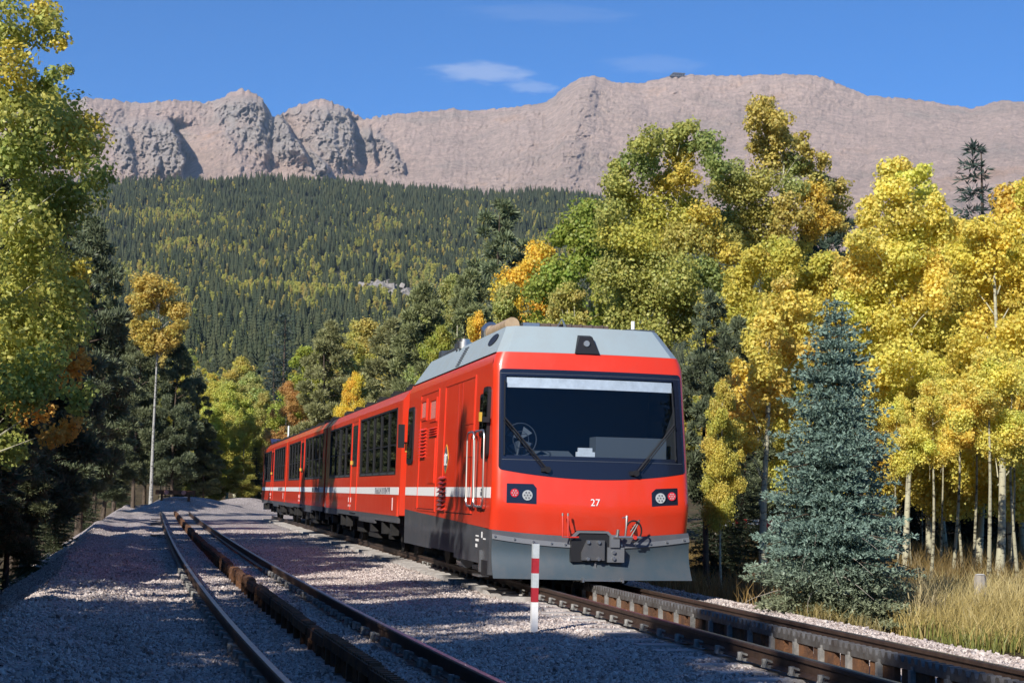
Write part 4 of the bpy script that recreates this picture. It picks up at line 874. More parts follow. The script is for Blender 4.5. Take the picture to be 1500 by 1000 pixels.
# ------------------------------------------------------------------ coaches
CL = 15.85
def coach_hw(z): return float(np.interp(z, [.8, 3.2, 3.42], [1.5, 1.47, 1.30]))
WINS = ((.62, 7.15, 5), (9.25, 14.75, 4)); WZ0, WZ1 = 1.68, 3.08
def make_coach(tail):
    root = empty('passenger_coach', (0, 0, 0))
    mb = MB(); ybr = [0, .3, .62, 3.9, 7.15, 7.6, 9.05, 9.25, 12, 14.75, 15.4, CL]; zbr = [.84, 1.28, WZ0, 2.4, WZ1, 3.2, 3.42]
    for s in (-1, 1):
        for i in range(len(ybr)-1):
            for j in range(len(zbr)-1):
                hole = any(ybr[i] >= w[0]-.01 and ybr[i+1] <= w[1]+.01 for w in WINS) and zbr[j] >= WZ0-.01 and zbr[j+1] <= WZ1+.01
                if hole: continue
                q = [(ybr[i], zbr[j]), (ybr[i+1], zbr[j]), (ybr[i+1], zbr[j+1]), (ybr[i], zbr[j+1])]
                mb.add([(s*coach_hw(z), y, z) for y, z in q], [(0, 1, 2, 3)])
    for y in (0, CL): mb.add([(-1.5, y, .84), (1.5, y, .84), (1.47, y, 3.2), (1.30, y, 3.42), (-1.30, y, 3.42), (-1.47, y, 3.2)], [(0, 1, 2, 3, 4, 5)])
    mb.build('body', M['red'], root, 15, True)
    mb = MB(); mb.grid([[(x, y, 3.425+.09*(1-(x/1.3)**2)) for x in np.linspace(-1.3, 1.3, 9)] for y in np.linspace(0, CL, 3)])
    for y in (0, CL): mb.add([(x, y, 3.425+.09*(1-(x/1.3)**2)) for x in np.linspace(-1.3, 1.3, 9)], [tuple(range(9))])
    rf = mb.build('roof', M['dkgrey'], root, 40)
    for k in range(6):
        y = .9+k*2.5; mb = MB(); mb.box(-1.2, -.75, y, y+.5, 3.42, 3.55); mb.box(-1.16, -.8, y+.1, y+.4, 3.55, 3.60); mb.build('roof_fitting', M['under'], rf)
    mb = MB(); mb.box(-.6, .6, 2, 13.5, 3.5, 3.6); mb.build('roof_duct', M['under'], rf)
    for s in (-1, 1):
        for (y0, y1, n) in WINS:
            w = empty('window', (0, 0, 0)); w.parent = root; x0 = s*1.43; x1 = s*1.495; fr = MB()
            for (a, b, c, d) in ((y0, y1, WZ0, WZ0+.09), (y0, y1, WZ1-.05, WZ1), (y0, y0+.05, WZ0, WZ1), (y1-.05, y1, WZ0, WZ1)):
                fr.box(min(x0, s*1.488), max(x0, s*1.488), a+.003, b-.003, c+.003, d-.003)
            pw = (y1-y0-.1)/n
            for k in range(1, n): fr.box(min(x0, s*1.485), max(x0, s*1.485), y0+.05+k*pw-.035, y0+.05+k*pw+.035, WZ0+.08, WZ1-.05)
            fr.build('frame', M['black'], w)
            for k in range(n):
                a, b = y0+.05+k*pw+.04, y0+.05+(k+1)*pw-.04
                p = MB().box(min(s*1.45, s*1.456), max(s*1.45, s*1.456), a, b, WZ0+.085, WZ1-.045).build('pane', M['darkglass'], w)
            tr = MB(); vents = MB()
            for k in range(n):
                a, b = y0+.05+k*pw+.04, y0+.05+(k+1)*pw-.04
                tr.box(min(s*1.44, s*1.466), max(s*1.44, s*1.466), a, b, 2.30, 2.33)
                vents.box(min(s*1.485, s*1.491), max(s*1.485, s*1.491), a+.1, b-.1, WZ0+.02, WZ0+.06)
            tr.build('transom', M['black'], w); vents.build('vent_strip', M['dkgrey'], w)
        dr = MB(); x0, x1 = s*1.49, s*1.512
        for (a, b, c, d) in ((7.62, 7.68, .86, 3.14), (8.97, 9.03, .86, 3.14), (7.68, 8.97, 3.08, 3.14)): dr.prism([(s*(coach_hw(z)+.012), y, z) for y, z in ((a, c), (b, c), (b, d), (a, d))], [(s*(coach_hw(z)-.01), y, z) for y, z in ((a, c), (b, c), (b, d), (a, d))])
        d_ = dr.build('door', M['red'], root)
        MB().box(min(s*1.47, s*1.494), max(s*1.47, s*1.494), 7.80, 8.75, 1.95, 2.98).build('door_window', M['darkglass'] if False else M['frame'], d_)
        MB().box(min(s*1.48, s*1.53), max(s*1.48, s*1.53), 8.84, 8.89, 2.0, 2.1).build('handle', M['gold'], d_)
        MB().box(min(s*1.49, s*1.55), max(s*1.49, s*1.55), 7.7, 8.95, .80, .83).build('step', M['dkgrey'], d_)
        mb = MB()
        for (a, b) in ((.04, 7.60), (7.70, 8.95), (9.05, CL-.05)): mb.prism([(s*(coach_hw(z)+.004), y, z) for y, z in ((a, 1.275), (b, 1.275), (b, 1.43), (a, 1.43))], [(s*(coach_hw(z)-.01), y, z) for y, z in ((a, 1.275), (b, 1.275), (b, 1.43), (a, 1.43))])
        mb.build('white_stripe', M['white'], root)
        # grey capitals along the stripe, too small in the picture to read: letter-like strokes
        mb = MB(); y = 1.35
        rs = random.Random(5)
        while y < 3.9:
            w = rs.choice((.06, .1, .13)); mb.box(min(s*1.497, s*1.504), max(s*1.497, s*1.504), y, y+.05, 1.285, 1.42)
            if w > .07: mb.box(min(s*1.497, s*1.504), max(s*1.497, s*1.504), y+.05, y+w, 1.285+rs.choice((0, .05, .1)), 1.325+rs.choice((0, .05, .1)))
            y += w+.09
        mb.build('lettering', M['lettering'], root)
        mb = MB()
        for (y, z, h) in ((8.8, 1.05, .12), (9.3, 1.05, .12), (9.3, .93, .06), (8.9, .93, .06), (.9, .95, .26)): mb.box(min(s*1.497, s*1.503), max(s*1.497, s*1.503), y, y+.05, z, z+h)
        mb.build('stencil_mark', M['white'], root)
        mb = MB()
        for (a, b, z) in ((.1, 3.9, .70), (3.9, 6.9, .62), (6.9, 12.1, .72), (12.1, CL-.1, .68)): mb.box(min(s*1.44, s*1.496), max(s*1.44, s*1.496), a, b, z, .838)
        mb.build('skirt', M['dkgrey'], root)
        mb = MB()
        for y in (1.2, 2.6, 4.6, 9.9, 11.2, 13.6): mb.box(min(s*1.3, s*1.46), max(s*1.3, s*1.46), y, y+.25, .42, .72)
        mb.build('step_hanger', M['under'], root)
    mb = MB(); mb.box(-1.35, 1.35, .3, CL-.3, .64, .84); mb.box(-1.2, 1.2, 5.4, 7.2, .25, .66); mb.box(-1.15, 1.15, 8.8, 10.2, .3, .66); mb.build('underframe', M['under'], root)
    bogie(root, 2.9); bogie(root, CL-2.9)
    mb = MB(); mb.box(-1.1, 1.1, -.5, 0, .9, 3.1); mb.build('gangway_bellows', M['black'], root)
    # end flange standing proud of the side
    mb = MB(); pts = [(-1.5, .86), (-1.47, 3.2), (-1.30, 3.42), (1.30, 3.42), (1.47, 3.2), (1.5, .86)]
    mb.prism([(x, -.12, z) for x, z in pts], [(x, -.02, z) for x, z in pts]); mb.build('end_frame', M['red'], root)
    return root
def copy_tree(o, parent=None):
    c = o.copy(); COL.objects.link(c); c.parent = parent
    for ch in list(o.children): copy_tree(ch, c)
    return c
coach = make_coach(False)
labels = ['red passenger coach coupled directly behind the locomotive', 'red passenger coach in the middle, with a broad tree shadow on its near end', 'red passenger coach at the tail of the train, farthest from the locomotive']
coaches = [coach, copy_tree(coach), copy_tree(coach)]
for i, c in enumerate(coaches):
    c.location = (TRACK_X, 33.45-.25+i*16.38, 0); tag(c, labels[i], 'coach', 'coaches of the red train')
# tail fairing and lamps on the last coach
mb = MB(); mb.prism([(-1.2, CL-2.0, 3.45), (-1.2, CL-.1, 3.45), (-1.2, CL-.5, 3.8)], [(1.2, CL-2.0, 3.45), (1.2, CL-.1, 3.45), (1.2, CL-.5, 3.8)]); mb.build('tail_fairing', M['red'], coaches[2])
MB().tube([(-1.0, 6.0, 3.5), (-1.0, 6.0, 4.1)], .035, 8).build('antenna', M['white'], coaches[2])
MB().box(-1.4, -1.1, CL-.4, CL, .35, .65).build('buffer', M['steel'], coaches[2])

# ------------------------------------------------------------------ marker post
p = at(782, 925, Z=-.2); zt = at(785, 796, Y=p[1])[2]
post = empty('marker_post', (p[0], p[1], gz(p[0], p[1]))); tag(post, 'slim marker post banded red and white standing in the gravel before the plough', 'marker post')
hb = zt-gz(p[0], p[1]); bands = [(0, 44, 'post_white'), (44, 65, 'post_red'), (65, 86, 'post_grey'), (86, 108, 'post_red'), (108, 129, 'post_grey')]
M['post_white'] = material('post_white', (.78, .78, .78), .5, var=.06, vscale=20); M['post_red'] = material('post_red', (.36, .02, .03), .45, var=.15, vscale=20); M['post_grey'] = material('post_grey', (.46, .50, .52), .5, var=.1, vscale=20)
for i, (a, b, mt) in enumerate(bands):
    w = .036; z0 = hb*a/129-(.15 if i == 0 else 0); z1 = hb*b/129
    MB().box(-w, w, -w, w, z0, z1).build('band', M[mt], post)
MB().box(-.024, .024, -.024, .024, hb, hb+.012).build('cap', M['steel'], post)

# ------------------------------------------------------------------ trees: left of the tracks
g1 = (1.0, 1.0, 1.0); gy = (1.35, 1.15, .9); gd = (.75, .85, .9); go_ = (1.35, .80, .7)
near_blobs = []
for (bx, by, br, tint) in ((20, 30, 60, g1), (70, 15, 45, gy), (85, 60, 26, gy), (30, 95, 55, gy), (75, 45, 40, g1), (95, 108, 22, g1), (70, 115, 30, gd), (20, 160, 60, g1), (60, 150, 40, g1), (85, 175, 40, g1), (15, 230, 55, gd),
                           (70, 215, 50, g1), (110, 195, 38, gy), (125, 230, 34, g1), (140, 262, 26, gd), (60, 280, 50, gd), (110, 285, 36, gd), (25, 330, 55, g1), (90, 330, 36, gd), (50, 385, 45, g1), (20, 430, 60, g1), (80, 420, 40, g1), (110, 395, 22, gy),
                           (60, 470, 55, g1), (15, 510, 55, g1), (95, 480, 34, gd), (50, 540, 45, gd), (100, 540, 28, go_), (45, 590, 30, go_), (15, 570, 45, gd), (105, 630, 22, go_), (80, 640, 18, go_), (120, 580, 24, gd), (20, 650, 32, gd),
                           (-40, 130, 40, g1), (-50, 380, 40, g1), (-60, 520, 40, g1)):
    near_blobs.append((bx, by, br*(.66 if by < 130 else .98), tint))
custom_aspen('tall yellow-green aspen filling the upper left corner of the picture', -75, 20.5, near_blobs, .052, 1.1, (.52, .52, .13), 11, .13)
L = [  # kind, proto, px, Y, top py, width, colour, label
 ('pine', 0, 118, 72, 325, .8, DPINE, 'tall dark pine rising behind the big yellow-green aspen on the left'),
 ('pine', 1, 40, 48, 300, 1.0, DPINE, 'dark pine hidden behind the crown of the big left aspen'),
 ('pine', 2, 15, 40, 560, 1.1, PINE, 'low dark pine at the left edge under the big aspen'),
 ('spruce', 0, 48, 42, 700, 1.5, (.10, .13, .05), 'small bushy young fir on the slope at the left edge'),
 ('pine', 1, 88, 58, 500, 1.0, PINE, 'dark pine left of the gravel shoulder, nearest to it'),
 ('pine', 3, 138, 84, 445, .8, PINE, 'tall pine with bare lower trunk left of the gravel bank'),
 ('pine', 0, 168, 104, 470, .75, PINE, 'dense dark pine second from the white-trunked aspen on its left'),
 ('pine', 2, 196, 102, 475, .8, PINE, 'dark pine just left of the bare white aspen trunk'),
 ('pine', 1, 254, 102, 505, .8, DPINE, 'dark pine just right of the bare white aspen trunk'),
 ('pine', 3, 284, 104, 555, .9, DPINE, 'broad dark pine at the right end of the left tree row'),
 ('pine', 2, 70, 66, 420, 1.0, DPINE, 'shadowed pine deep in the left wood'),
 ('pine', 0, 25, 56, 430, 1.2, DPINE, 'dark pine at the far left behind the low pine'),
 ('pine', 1, 152, 90, 560, 1.2, DPINE, 'low broad pine in shade behind the gravel bank'),
 ('spruce', 1, 84, 52, 660, 1.5, (.10, .12, .06), 'small shaded fir on the bank below the pines'),
 ('spruce', 0, 124, 76, 655, 1.6, (.09, .11, .06), 'small shaded fir farther along the bank'),
 ('spruce', 1, 178, 108, 655, 1.8, (.09, .11, .06), 'small shaded fir at the foot of the white-trunked aspen'),
 ('pine', 2, 212, 112, 540, 1.0, DPINE, 'dark pine behind the white aspen trunk'),
 ('pine', 0, 268, 110, 590, 1.2, DPINE, 'dark pine straight beyond the buffer stop'),
 ('pine', 3, 240, 118, 600, 1.3, DPINE, 'farthest dark pine at the end of the siding'),
 ('pine', 1, 300, 104, 620, 1.1, PINE, 'low pine beyond the earth heaps'),
 ('tall', 1, 12, 46, 530, .55, OLV, 'thin white aspen trunk at the left edge among dark pines'),
 ('tall', 0, 236, 112, 560, .5, OLV, 'thin pale aspen trunk behind the white-trunked aspen'),
]
for a in L: plant_px(*a)
ora = []
for k in range(80):
    t = random.random(); w_ = 40*sin(pi*(.12+.8*t))**.8; ora.append((223+9*t+random.uniform(-w_, w_), 408+105*t, random.uniform(7, 13), (1, 1+.1*random.random(), 1)))
custom_aspen('orange-topped aspen with a long bare white trunk beside the siding', 222, 99, ora, .13, 1.2, (.62, .46, .12), 13, .11, .004, 'white_bark')
# ------------------------------------------------------------------ trees behind the train and at the end of the line
B = [
 ('aspen', 4, 305, 128, 585, 1.0, YEL, 'bright yellow aspen low behind the end of the siding'),
 ('aspen', 0, 332, 112, 560, 1.1, (.58, .58, 0.133), 'lime-green aspen standing beyond the earth heaps'),
 ('aspen', 1, 362, 122, 548, 1.2, (.43, .46, 0.152), 'soft green aspen left of the dark spire spruce'),
 ('aspen', 5, 314, 116, 560, 1.2, (.58, .56, .12), 'yellow-green aspen at the right shoulder of the dark left wood'),
 ('aspen', 4, 345, 134, 525, 1.1, (.56, .50, .12), 'taller yellow-green aspen behind the lime-green one'),
 ('aspen', 4, 288, 108, 665, 1.6, (.30, .32, .08), 'low green bush beyond the buffer stop'),
 ('aspen', 5, 322, 107, 672, 1.8, (.36, .36, .09), 'low green bush behind the middle earth heap'),
 ('aspen', 4, 352, 106, 668, 1.7, (.44, .42, .10), 'low yellowish bush left of the tail coach'),
 ('spruce', 0, 372, 109, 655, 1.8, (.10, .12, .07), 'low dark fir bush beside the tail coach'),
 ('spruce', 1, 262, 108, 660, 2.0, (.08, .10, .06), 'low dark fir bush left beyond the buffer stop'),
 ('tall', 1, 350, 108, 600, .9, LIME, 'slim white-stemmed aspen left of the tail coach'),
 ('aspen', 2, 384, 118, 575, .9, (.50, .46, 0.133), 'olive aspen just left of the tail coach'),
 ('spruce', 0, 408, 135, 458, 1.25, (.06, .085, .075), 'dark pointed spruce rising alone above the aspens behind the tail coach'),
 ('spruce', 1, 391, 132, 520, 1.2, (.065, .09, .08), 'shorter dark spruce touching the pointed one behind the tail coach'),
 ('aspen', 5, 418, 106, 560, .8, (.56, .34, 0.114), 'small orange-brown aspen above the tail coach'),
 ('aspen', 3, 442, 112, 510, 1.1, (.38, .41, .07), 'green aspen between the orange one and the olive pine'),
 ('pine', 0, 476, 104, 474, .95, OLP, 'broad olive pine above the middle coach'),
 ('aspen', 0, 530, 112, 470, 1.2, (.58, .50, 0.133), 'tall mustard-yellow aspen right of the olive pine'),
 ('aspen', 1, 500, 108, 495, .9, (.54, .50, 0.133), 'mustard-yellow aspen half hidden by the olive pine'),
 ('aspen', 4, 514, 92, 548, .7, (.82, .62, 0.095), 'small bright yellow aspen just above the middle coach roof'),
 ('pine', 1, 565, 98, 470, 1.0, OLP, 'olive-green pine above the first coach, left of two'),
 ('pine', 2, 612, 84, 418, .9, (.23, .25, .105), 'large green pine above the first coach, right of two'),
 ('aspen', 2, 655, 90, 405, .9, (.40, .42, 0.133), 'green aspen top showing between two pines'),
 ('pine', 3, 726, 78, 296, .95, (.15, .18, .09), 'tallest dark pine behind the locomotive'),
 ('pine', 0, 682, 72, 400, .8, (.21, .235, .10), 'pine standing left below the tallest dark pine'),
 ('aspen', 5, 786, 63, 358, .95, (.82, .62, 0.095), 'bright yellow aspen above the left end of the locomotive roof'),
 ('aspen', 3, 735, 58, 420, .8, (.46, .45, 0.133), 'small green-yellow aspen left of the bright yellow one'),
 ('aspen', 4, 698, 55, 462, .6, (.82, .58, 0.095), 'low golden aspen touching the locomotive roof'),
 ('aspen', 0, 852, 58, 298, .95, (.33, .38, .07), 'leafy green aspen left of the two great aspens'),
 ('aspen', 1, 825, 52, 420, .9, (.52, .49, 0.133), 'pale green aspen low behind the locomotive roof'),
 ('aspen', 2, 640, 66, 480, .8, (.38, .40, .07), 'dull green aspen behind the first coach end'),
 ('pine', 1, 770, 66, 430, .7, PINE, 'dark young pine between yellow aspens behind the roof'),
]
for a in B: plant_px(*a)
# the two great aspens right of centre
T1 = (1, 1, 1); TY = (1.38, 1.12, .8); TD = (.72, .85, 1); TO = (1.15, 1.03, 1); TL = (1.25, 1.18, .9)
A1 = [(1000, 195, 22, T1), (975, 205, 20, T1), (1015, 215, 18, TD), (945, 210, 24, T1), (935, 240, 30, TD), (915, 250, 20, T1), (1035, 215, 24, TD), (1045, 245, 20, TD), (990, 235, 26, TY), (975, 265, 24, TY), (1000, 260, 22, TY),
      (905, 275, 24, T1), (930, 300, 34, TL), (900, 315, 24, T1), (965, 305, 34, TL), (1000, 310, 30, TL), (1030, 320, 24, TY), (920, 345, 36, TL), (960, 350, 38, TL), (1000, 360, 36, TO), (1040, 360, 26, TY), (905, 385, 30, T1), (945, 395, 40, T1), (985, 405, 40, T1),
      (1025, 410, 32, TD), (1055, 400, 24, TY), (920, 430, 34, T1), (960, 445, 38, T1), (1000, 455, 36, T1), (1040, 455, 30, TD), (910, 470, 28, T1), (950, 490, 30, T1), (1070, 430, 20, TY), (1010, 490, 30, T1), (890, 350, 18, T1), (885, 410, 20, T1), (1075, 375, 20, TY)]
custom_aspen('great green aspen with golden centre rising right of the locomotive roof', 985, 45, A1, .085, 1.9, (.46, .46, 0.123), 21, .17)
A2 = [(1120, 158, 20, TO), (1105, 172, 18, TO), (1140, 175, 20, TO), (1125, 195, 26, TO), (1150, 205, 22, TO), (1105, 215, 18, TO), (1170, 200, 14, TO), (1135, 235, 28, TO), (1180, 220, 14, TO), (1165, 245, 20, TD), (1185, 245, 16, TO), (1210, 235, 14, TO), (1200, 265, 22, T1), (1160, 275, 24, TD),
      (1070, 250, 24, TD), (1085, 270, 28, T1), (1060, 285, 26, T1), (1110, 270, 26, T1), (1225, 270, 16, TO), (1220, 300, 22, TO), (1190, 295, 26, TY), (1205, 320, 22, TY), (1155, 310, 30, TO), (1120, 310, 30, T1), (1085, 315, 32, T1), (1055, 325, 24, TD), (1180, 335, 26, TY), (1140, 350, 30, TO), (1100, 350, 32, T1),
      (1230, 330, 14, TO), (1160, 370, 24, TL), (1120, 385, 26, TY), (1075, 355, 24, T1)]
custom_aspen('great olive aspen with a tall upright tip right of the green one', 1140, 48, A2, .085, 1.9, (.52, .48, 0.133), 22, .17)
# golden aspens on the right
Cc = [(1320, 240, 20), (1300, 258, 22), (1340, 262, 24), (1310, 285, 28), (1350, 290, 24), (1280, 300, 20), (1330, 315, 30), (1370, 305, 24), (1285, 330, 28), (1320, 345, 34), (1360, 345, 32), (1395, 335, 24), (1260, 350, 22), (1285, 375, 34), (1330, 390, 38), (1375, 385, 34), (1255, 400, 28), (1410, 375, 24),
      (1290, 425, 38), (1340, 440, 40), (1385, 430, 34), (1250, 450, 30), (1300, 475, 36), (1350, 490, 38), (1270, 505, 32), (1320, 530, 36), (1390, 490, 34), (1280, 555, 30), (1350, 550, 34), (1320, 590, 32), (1290, 610, 26), (1350, 610, 28), (1260, 560, 22)]
custom_aspen('broad golden aspen whose crown peaks between the great aspens and the distant spruce', 1325, 36, [c+((1+.12*(random.random()-.5), 1+.10*(random.random()-.5), 1),) for c in Cc], .078, 1.9, YEL, 23, .08)
Dd = [(1430, 335, 24), (1460, 340, 26), (1490, 320, 28), (1510, 290, 26), (1415, 370, 26), (1450, 385, 34), (1490, 370, 34), (1530, 350, 34), (1420, 415, 32), (1465, 430, 38), (1505, 420, 36), (1545, 420, 36), (1430, 465, 36), (1480, 480, 40), (1525, 480, 38), (1420, 515, 34), (1465, 530, 38), (1510, 535, 38), (1430, 565, 32), (1480, 580, 36), (1525, 590, 36), (1400, 590, 24), (1440, 615, 30), (1490, 630, 32), (1535, 640, 30), (1410, 635, 24), (1455, 650, 22)]
custom_aspen('golden aspen at the right edge of the picture', 1462, 32, [c+((1+.12*(random.random()-.5), 1+.10*(random.random()-.5), 1),) for c in Dd], .072, 1.9, (.80, .67, 0.13), 24, .10)
Ee = [(1150, 420, 18), (1165, 440, 22), (1135, 450, 22), (1160, 470, 26), (1130, 485, 26), (1180, 480, 22), (1105, 500, 22), (1145, 510, 30), (1180, 515, 24), (1115, 535, 28), (1155, 545, 28), (1090, 550, 22), (1125, 570, 28), (1085, 585, 26), (1065, 560, 18), (1060, 600, 22), (1100, 610, 28), (1045, 630, 20), (1075, 640, 26), (1050, 660, 20), (1095, 655, 20), (1065, 685, 18), (1140, 600, 24)]
custom_aspen('golden orange aspen between the locomotive and the blue spruce', 1120, 33, [c+((1+.12*(random.random()-.5), 1+.16*(random.random()-.5), 1),) for c in Ee], .072, 1.9, (.80, .64, .15), 25, .10)
Gg = [(1140, 365, 22), (1115, 385, 26), (1160, 385, 24), (1090, 410, 28), (1135, 415, 30), (1175, 405, 22), (1080, 440, 28), (1120, 450, 30), (1060, 470, 24), (1100, 480, 26), (1040, 455, 22), (1200, 385, 20), (1215, 400, 18), (1035, 500, 22), (1065, 515, 22)]
custom_aspen('lime-yellow aspen in front of the two great aspens', 1120, 40, [c+((1+.12*(random.random()-.5), 1, 1),) for c in Gg], .08, 1.9, (.64, .58, 0.114), 26, .10)
R_ = [
 ('aspen', 0, 1250, 42, 395, .9, YEL, 'golden aspen behind the tip of the blue spruce'),
 ('aspen', 3, 1212, 40, 372, .7, (.68, .57, 0.114), 'yellow-green aspen left of the blue spruce tip'),
 ('aspen', 1, 1385, 42, 330, 1.0, YEL, 'golden aspen behind the broad golden one'),
 ('aspen', 2, 1500, 40, 270, 1.0, (.76, .60, 0.114), 'yellow aspen behind the one at the right edge'),
 ('tall', 0, 1362, 30.5, 560, .9, YEL, 'slim pale aspen trunk nearest right of the blue spruce'),
 ('tall', 1, 1395, 33, 520, .8, YEL, 'second slim pale aspen trunk right of the blue spruce'),
 ('tall', 0, 1425, 34.5, 540, .8, YEL, 'third slim pale aspen trunk right of the blue spruce'),
 ('tall', 1, 1448, 28.5, 520, 1.0, YEL, 'thickest pale aspen trunk above the dry grass'),
 ('tall', 0, 1480, 33, 560, .8, YEL, 'pale aspen trunk near the right edge with bare twigs'),
 ('tall', 1, 1492, 29.5, 530, .9, YEL, 'pale aspen trunk rightmost in the picture'),
 ('tall', 0, 1335, 36, 560, .8, YEL, 'shaded aspen trunk just right of the blue spruce'),
 ('tall', 1, 1410, 38, 560, .8, YEL, 'shaded thin aspen trunk behind the third pale one'),
 ('tall', 1, 1318, 33, 580, .7, YEL, 'thin mottled aspen trunk touching the right of the blue spruce'),
 ('tall', 0, 1378, 36, 560, .65, YEL, 'thin mottled aspen trunk between the first two pale ones'),
 ('tall', 1, 1436, 40, 560, .6, YEL, 'thin shaded aspen trunk left of the thickest one'),
 ('tall', 0, 1466, 41, 560, .6, YEL, 'thin shaded aspen trunk right of the thickest one'),
 ('tall', 1, 1350, 43, 560, .6, YEL, 'thin shaded aspen trunk deep behind the first pale one'),
 ('tall', 0, 1510, 42, 560, .6, YEL, 'thin shaded aspen trunk cut by the right edge'),
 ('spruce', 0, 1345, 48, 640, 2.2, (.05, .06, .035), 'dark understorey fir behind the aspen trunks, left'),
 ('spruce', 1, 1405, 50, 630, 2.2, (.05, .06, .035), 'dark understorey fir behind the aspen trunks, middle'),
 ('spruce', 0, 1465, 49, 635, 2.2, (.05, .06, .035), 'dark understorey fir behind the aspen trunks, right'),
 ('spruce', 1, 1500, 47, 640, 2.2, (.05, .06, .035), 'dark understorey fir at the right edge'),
 ('aspen', 4, 1228, 41, 400, 1.0, YEL, 'dense golden aspen filling behind the left shoulder of the blue spruce'),
 ('aspen', 5, 1300, 40, 350, 1.0, (.78, .66, .15), 'dense golden aspen filling behind the right shoulder of the blue spruce'),
 ('aspen', 4, 1362, 39, 380, 1.0, YEL, 'dense golden aspen above the second pale trunk'),
 ('aspen', 5, 1432, 38, 360, 1.0, (.78, .68, .16), 'dense golden aspen below the distant spruce top'),
 ('aspen', 4, 1486, 36, 350, 1.0, YEL, 'dense golden aspen above the rightmost pale trunks'),
 ('aspen', 5, 1180, 43, 420, .9, (.66, .62, .14), 'dense yellow-green aspen left of the golden ones'),
 ('spruce', 1, 1427, 62, 208, 1.15, (.055, .085, .07), 'dark spruce top standing above the golden aspens'),
 ('spruce', 0, 1468, 66, 285, 1.15, (.055, .085, .07), 'lower dark spruce top right of the tall spruce top'),
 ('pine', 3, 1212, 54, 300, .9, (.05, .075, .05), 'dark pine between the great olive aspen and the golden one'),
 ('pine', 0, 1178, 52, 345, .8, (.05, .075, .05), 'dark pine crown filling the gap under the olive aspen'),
 ('pine', 3, 1036, 31, 430, .8, (.11, .135, .075), 'scraggly dark pine close behind the right side of the locomotive'),
 ('pine', 1, 1075, 38, 470, .8, DPINE, 'dark pine behind the golden orange aspen'),
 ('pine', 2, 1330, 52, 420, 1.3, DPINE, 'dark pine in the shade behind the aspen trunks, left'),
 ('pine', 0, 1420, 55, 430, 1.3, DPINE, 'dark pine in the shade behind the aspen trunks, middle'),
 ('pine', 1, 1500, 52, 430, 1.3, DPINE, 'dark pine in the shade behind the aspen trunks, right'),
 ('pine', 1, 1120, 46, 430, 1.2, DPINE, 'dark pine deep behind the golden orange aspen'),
 ('aspen', 0, 1058, 30, 560, .6, (.62, .54, 0.114), 'yellow-green sapling aspen beside the locomotive front'),
 ('aspen', 5, 1272, 24.5, 640, .55, (.70, .58, 0.114), 'yellow aspen sapling peeping out behind the blue spruce'),
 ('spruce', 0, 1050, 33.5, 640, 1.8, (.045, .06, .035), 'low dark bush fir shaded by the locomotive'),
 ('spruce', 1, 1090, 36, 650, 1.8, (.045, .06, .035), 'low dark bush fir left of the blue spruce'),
 ('aspen', 1, 1290, 46, 420, .9, YEL, 'yellow aspen deep behind the blue spruce'),
]
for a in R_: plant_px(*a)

# blue spruce beside the track
def blue_spruce():
    r = np.random.default_rng(77); X, Y = 9.2, 21.7; z0 = gz(X, Y); h = at(1195, 440, Y=21.7)[2]-z0
    q, limbs = spruce_parts(h, 1.28, r, nwh=44, per_br=9, L_=.066, W_=.022, tuft=8, droop=.10, z0=.05, power=.58, step=.074)
    V, Fq, C = q; zrel = V[:, 2]/h; k = np.clip((.24-zrel)/.2, 0, 1)[:, None]
    C = C.copy(); C[:, :3] = C[:, :3]*(1-k)+C[:, :3]*np.array([1.25, .92, .62])*k         # older, browner needles low down
    root = empty('spruce_tree', (X, Y, z0)); tag(root, 'conical blue-green spruce standing right beside the track', 'spruce tree')
    link('trunk', trunk_mesh(h*.97, .075, r, limbs[::2], 0, 8, .08), M['pine_bark'], root); c = link('crown', mesh_from('crown', [(V, Fq, C)]), M['needle'], root); c.color = (.195, .285, .235, 1)
    for k in range(11):                                                              # dead lower branches
        a = r.uniform(2.4, 5.6); l = r.uniform(.9, 1.5); z = r.uniform(.35, 1.5); pts = [(l*t*cos(a+.3*t), l*t*sin(a+.3*t), z-.5*t*t+.25*t) for t in np.linspace(0, 1, 6)]
        MB().tube(pts, [.010, .009, .007, .006, .004, .002], 5).build('dead_branch', M['dead_wood'], root)
blue_spruce()

# ------------------------------------------------------------------ trees left of the camera whose shadows stripe the gravel
SH = [(-5.2, -6.5, 10.5), (-4.6, -3.4, 8.5), (-5.4, -.4, 10.5), (-4.5, 2.6, 9.0), (-5.3, 4.6, 10.6), (-4.5, 7.6, 7.0), (-5.3, 9.9, 8.0), (-6.6, 5.6, 9.6), (-4.2, 5.3, 8.2), (-4.2, .7, 8.4), (-4.0, 3.4, 7.6), (-3.8, 8.4, 6.8), (-3.9, 10.6, 7.6), (-4.2, 12.4, 7.8), (-3.9, 14.2, 7.2), (-4.6, 20.4, 6.8), (-4.8, 27.6, 8.4), (-4.7, 34, 8.2), (-4.0, -1.8, 8.6), (-6.4, 1.0, 9.6), (-6.6, -3.0, 10.5), (-3.9, 17.4, 4.6), (-5.6, 22.8, 8.6), (-5.0, 25.8, 9.0), (-6, 29.0, 9.6),
      (-5.2, 32, 8.2), (-5.5, 37.5, 13.5), (-6.2, 40, 14.5), (-5.0, 45, 8.0), (-8, -4.6, 12), (-8.4, 2.0, 12), (-8, 7.8, 9.2), (-9, 26, 12), (-9, 31, 11), (-7.5, -9.5, 12)]   # x, y, height of the top above the rails
for i, (x, y, zt) in enumerate(SH):
    plant('pine' if i % 3 else 'spruce', i, x, y, zt-gz(x, y), .98 if i % 3 else 1.25, DPINE, 'dark conifer of the roadside wood left of the camera', 'conifers left of the camera')

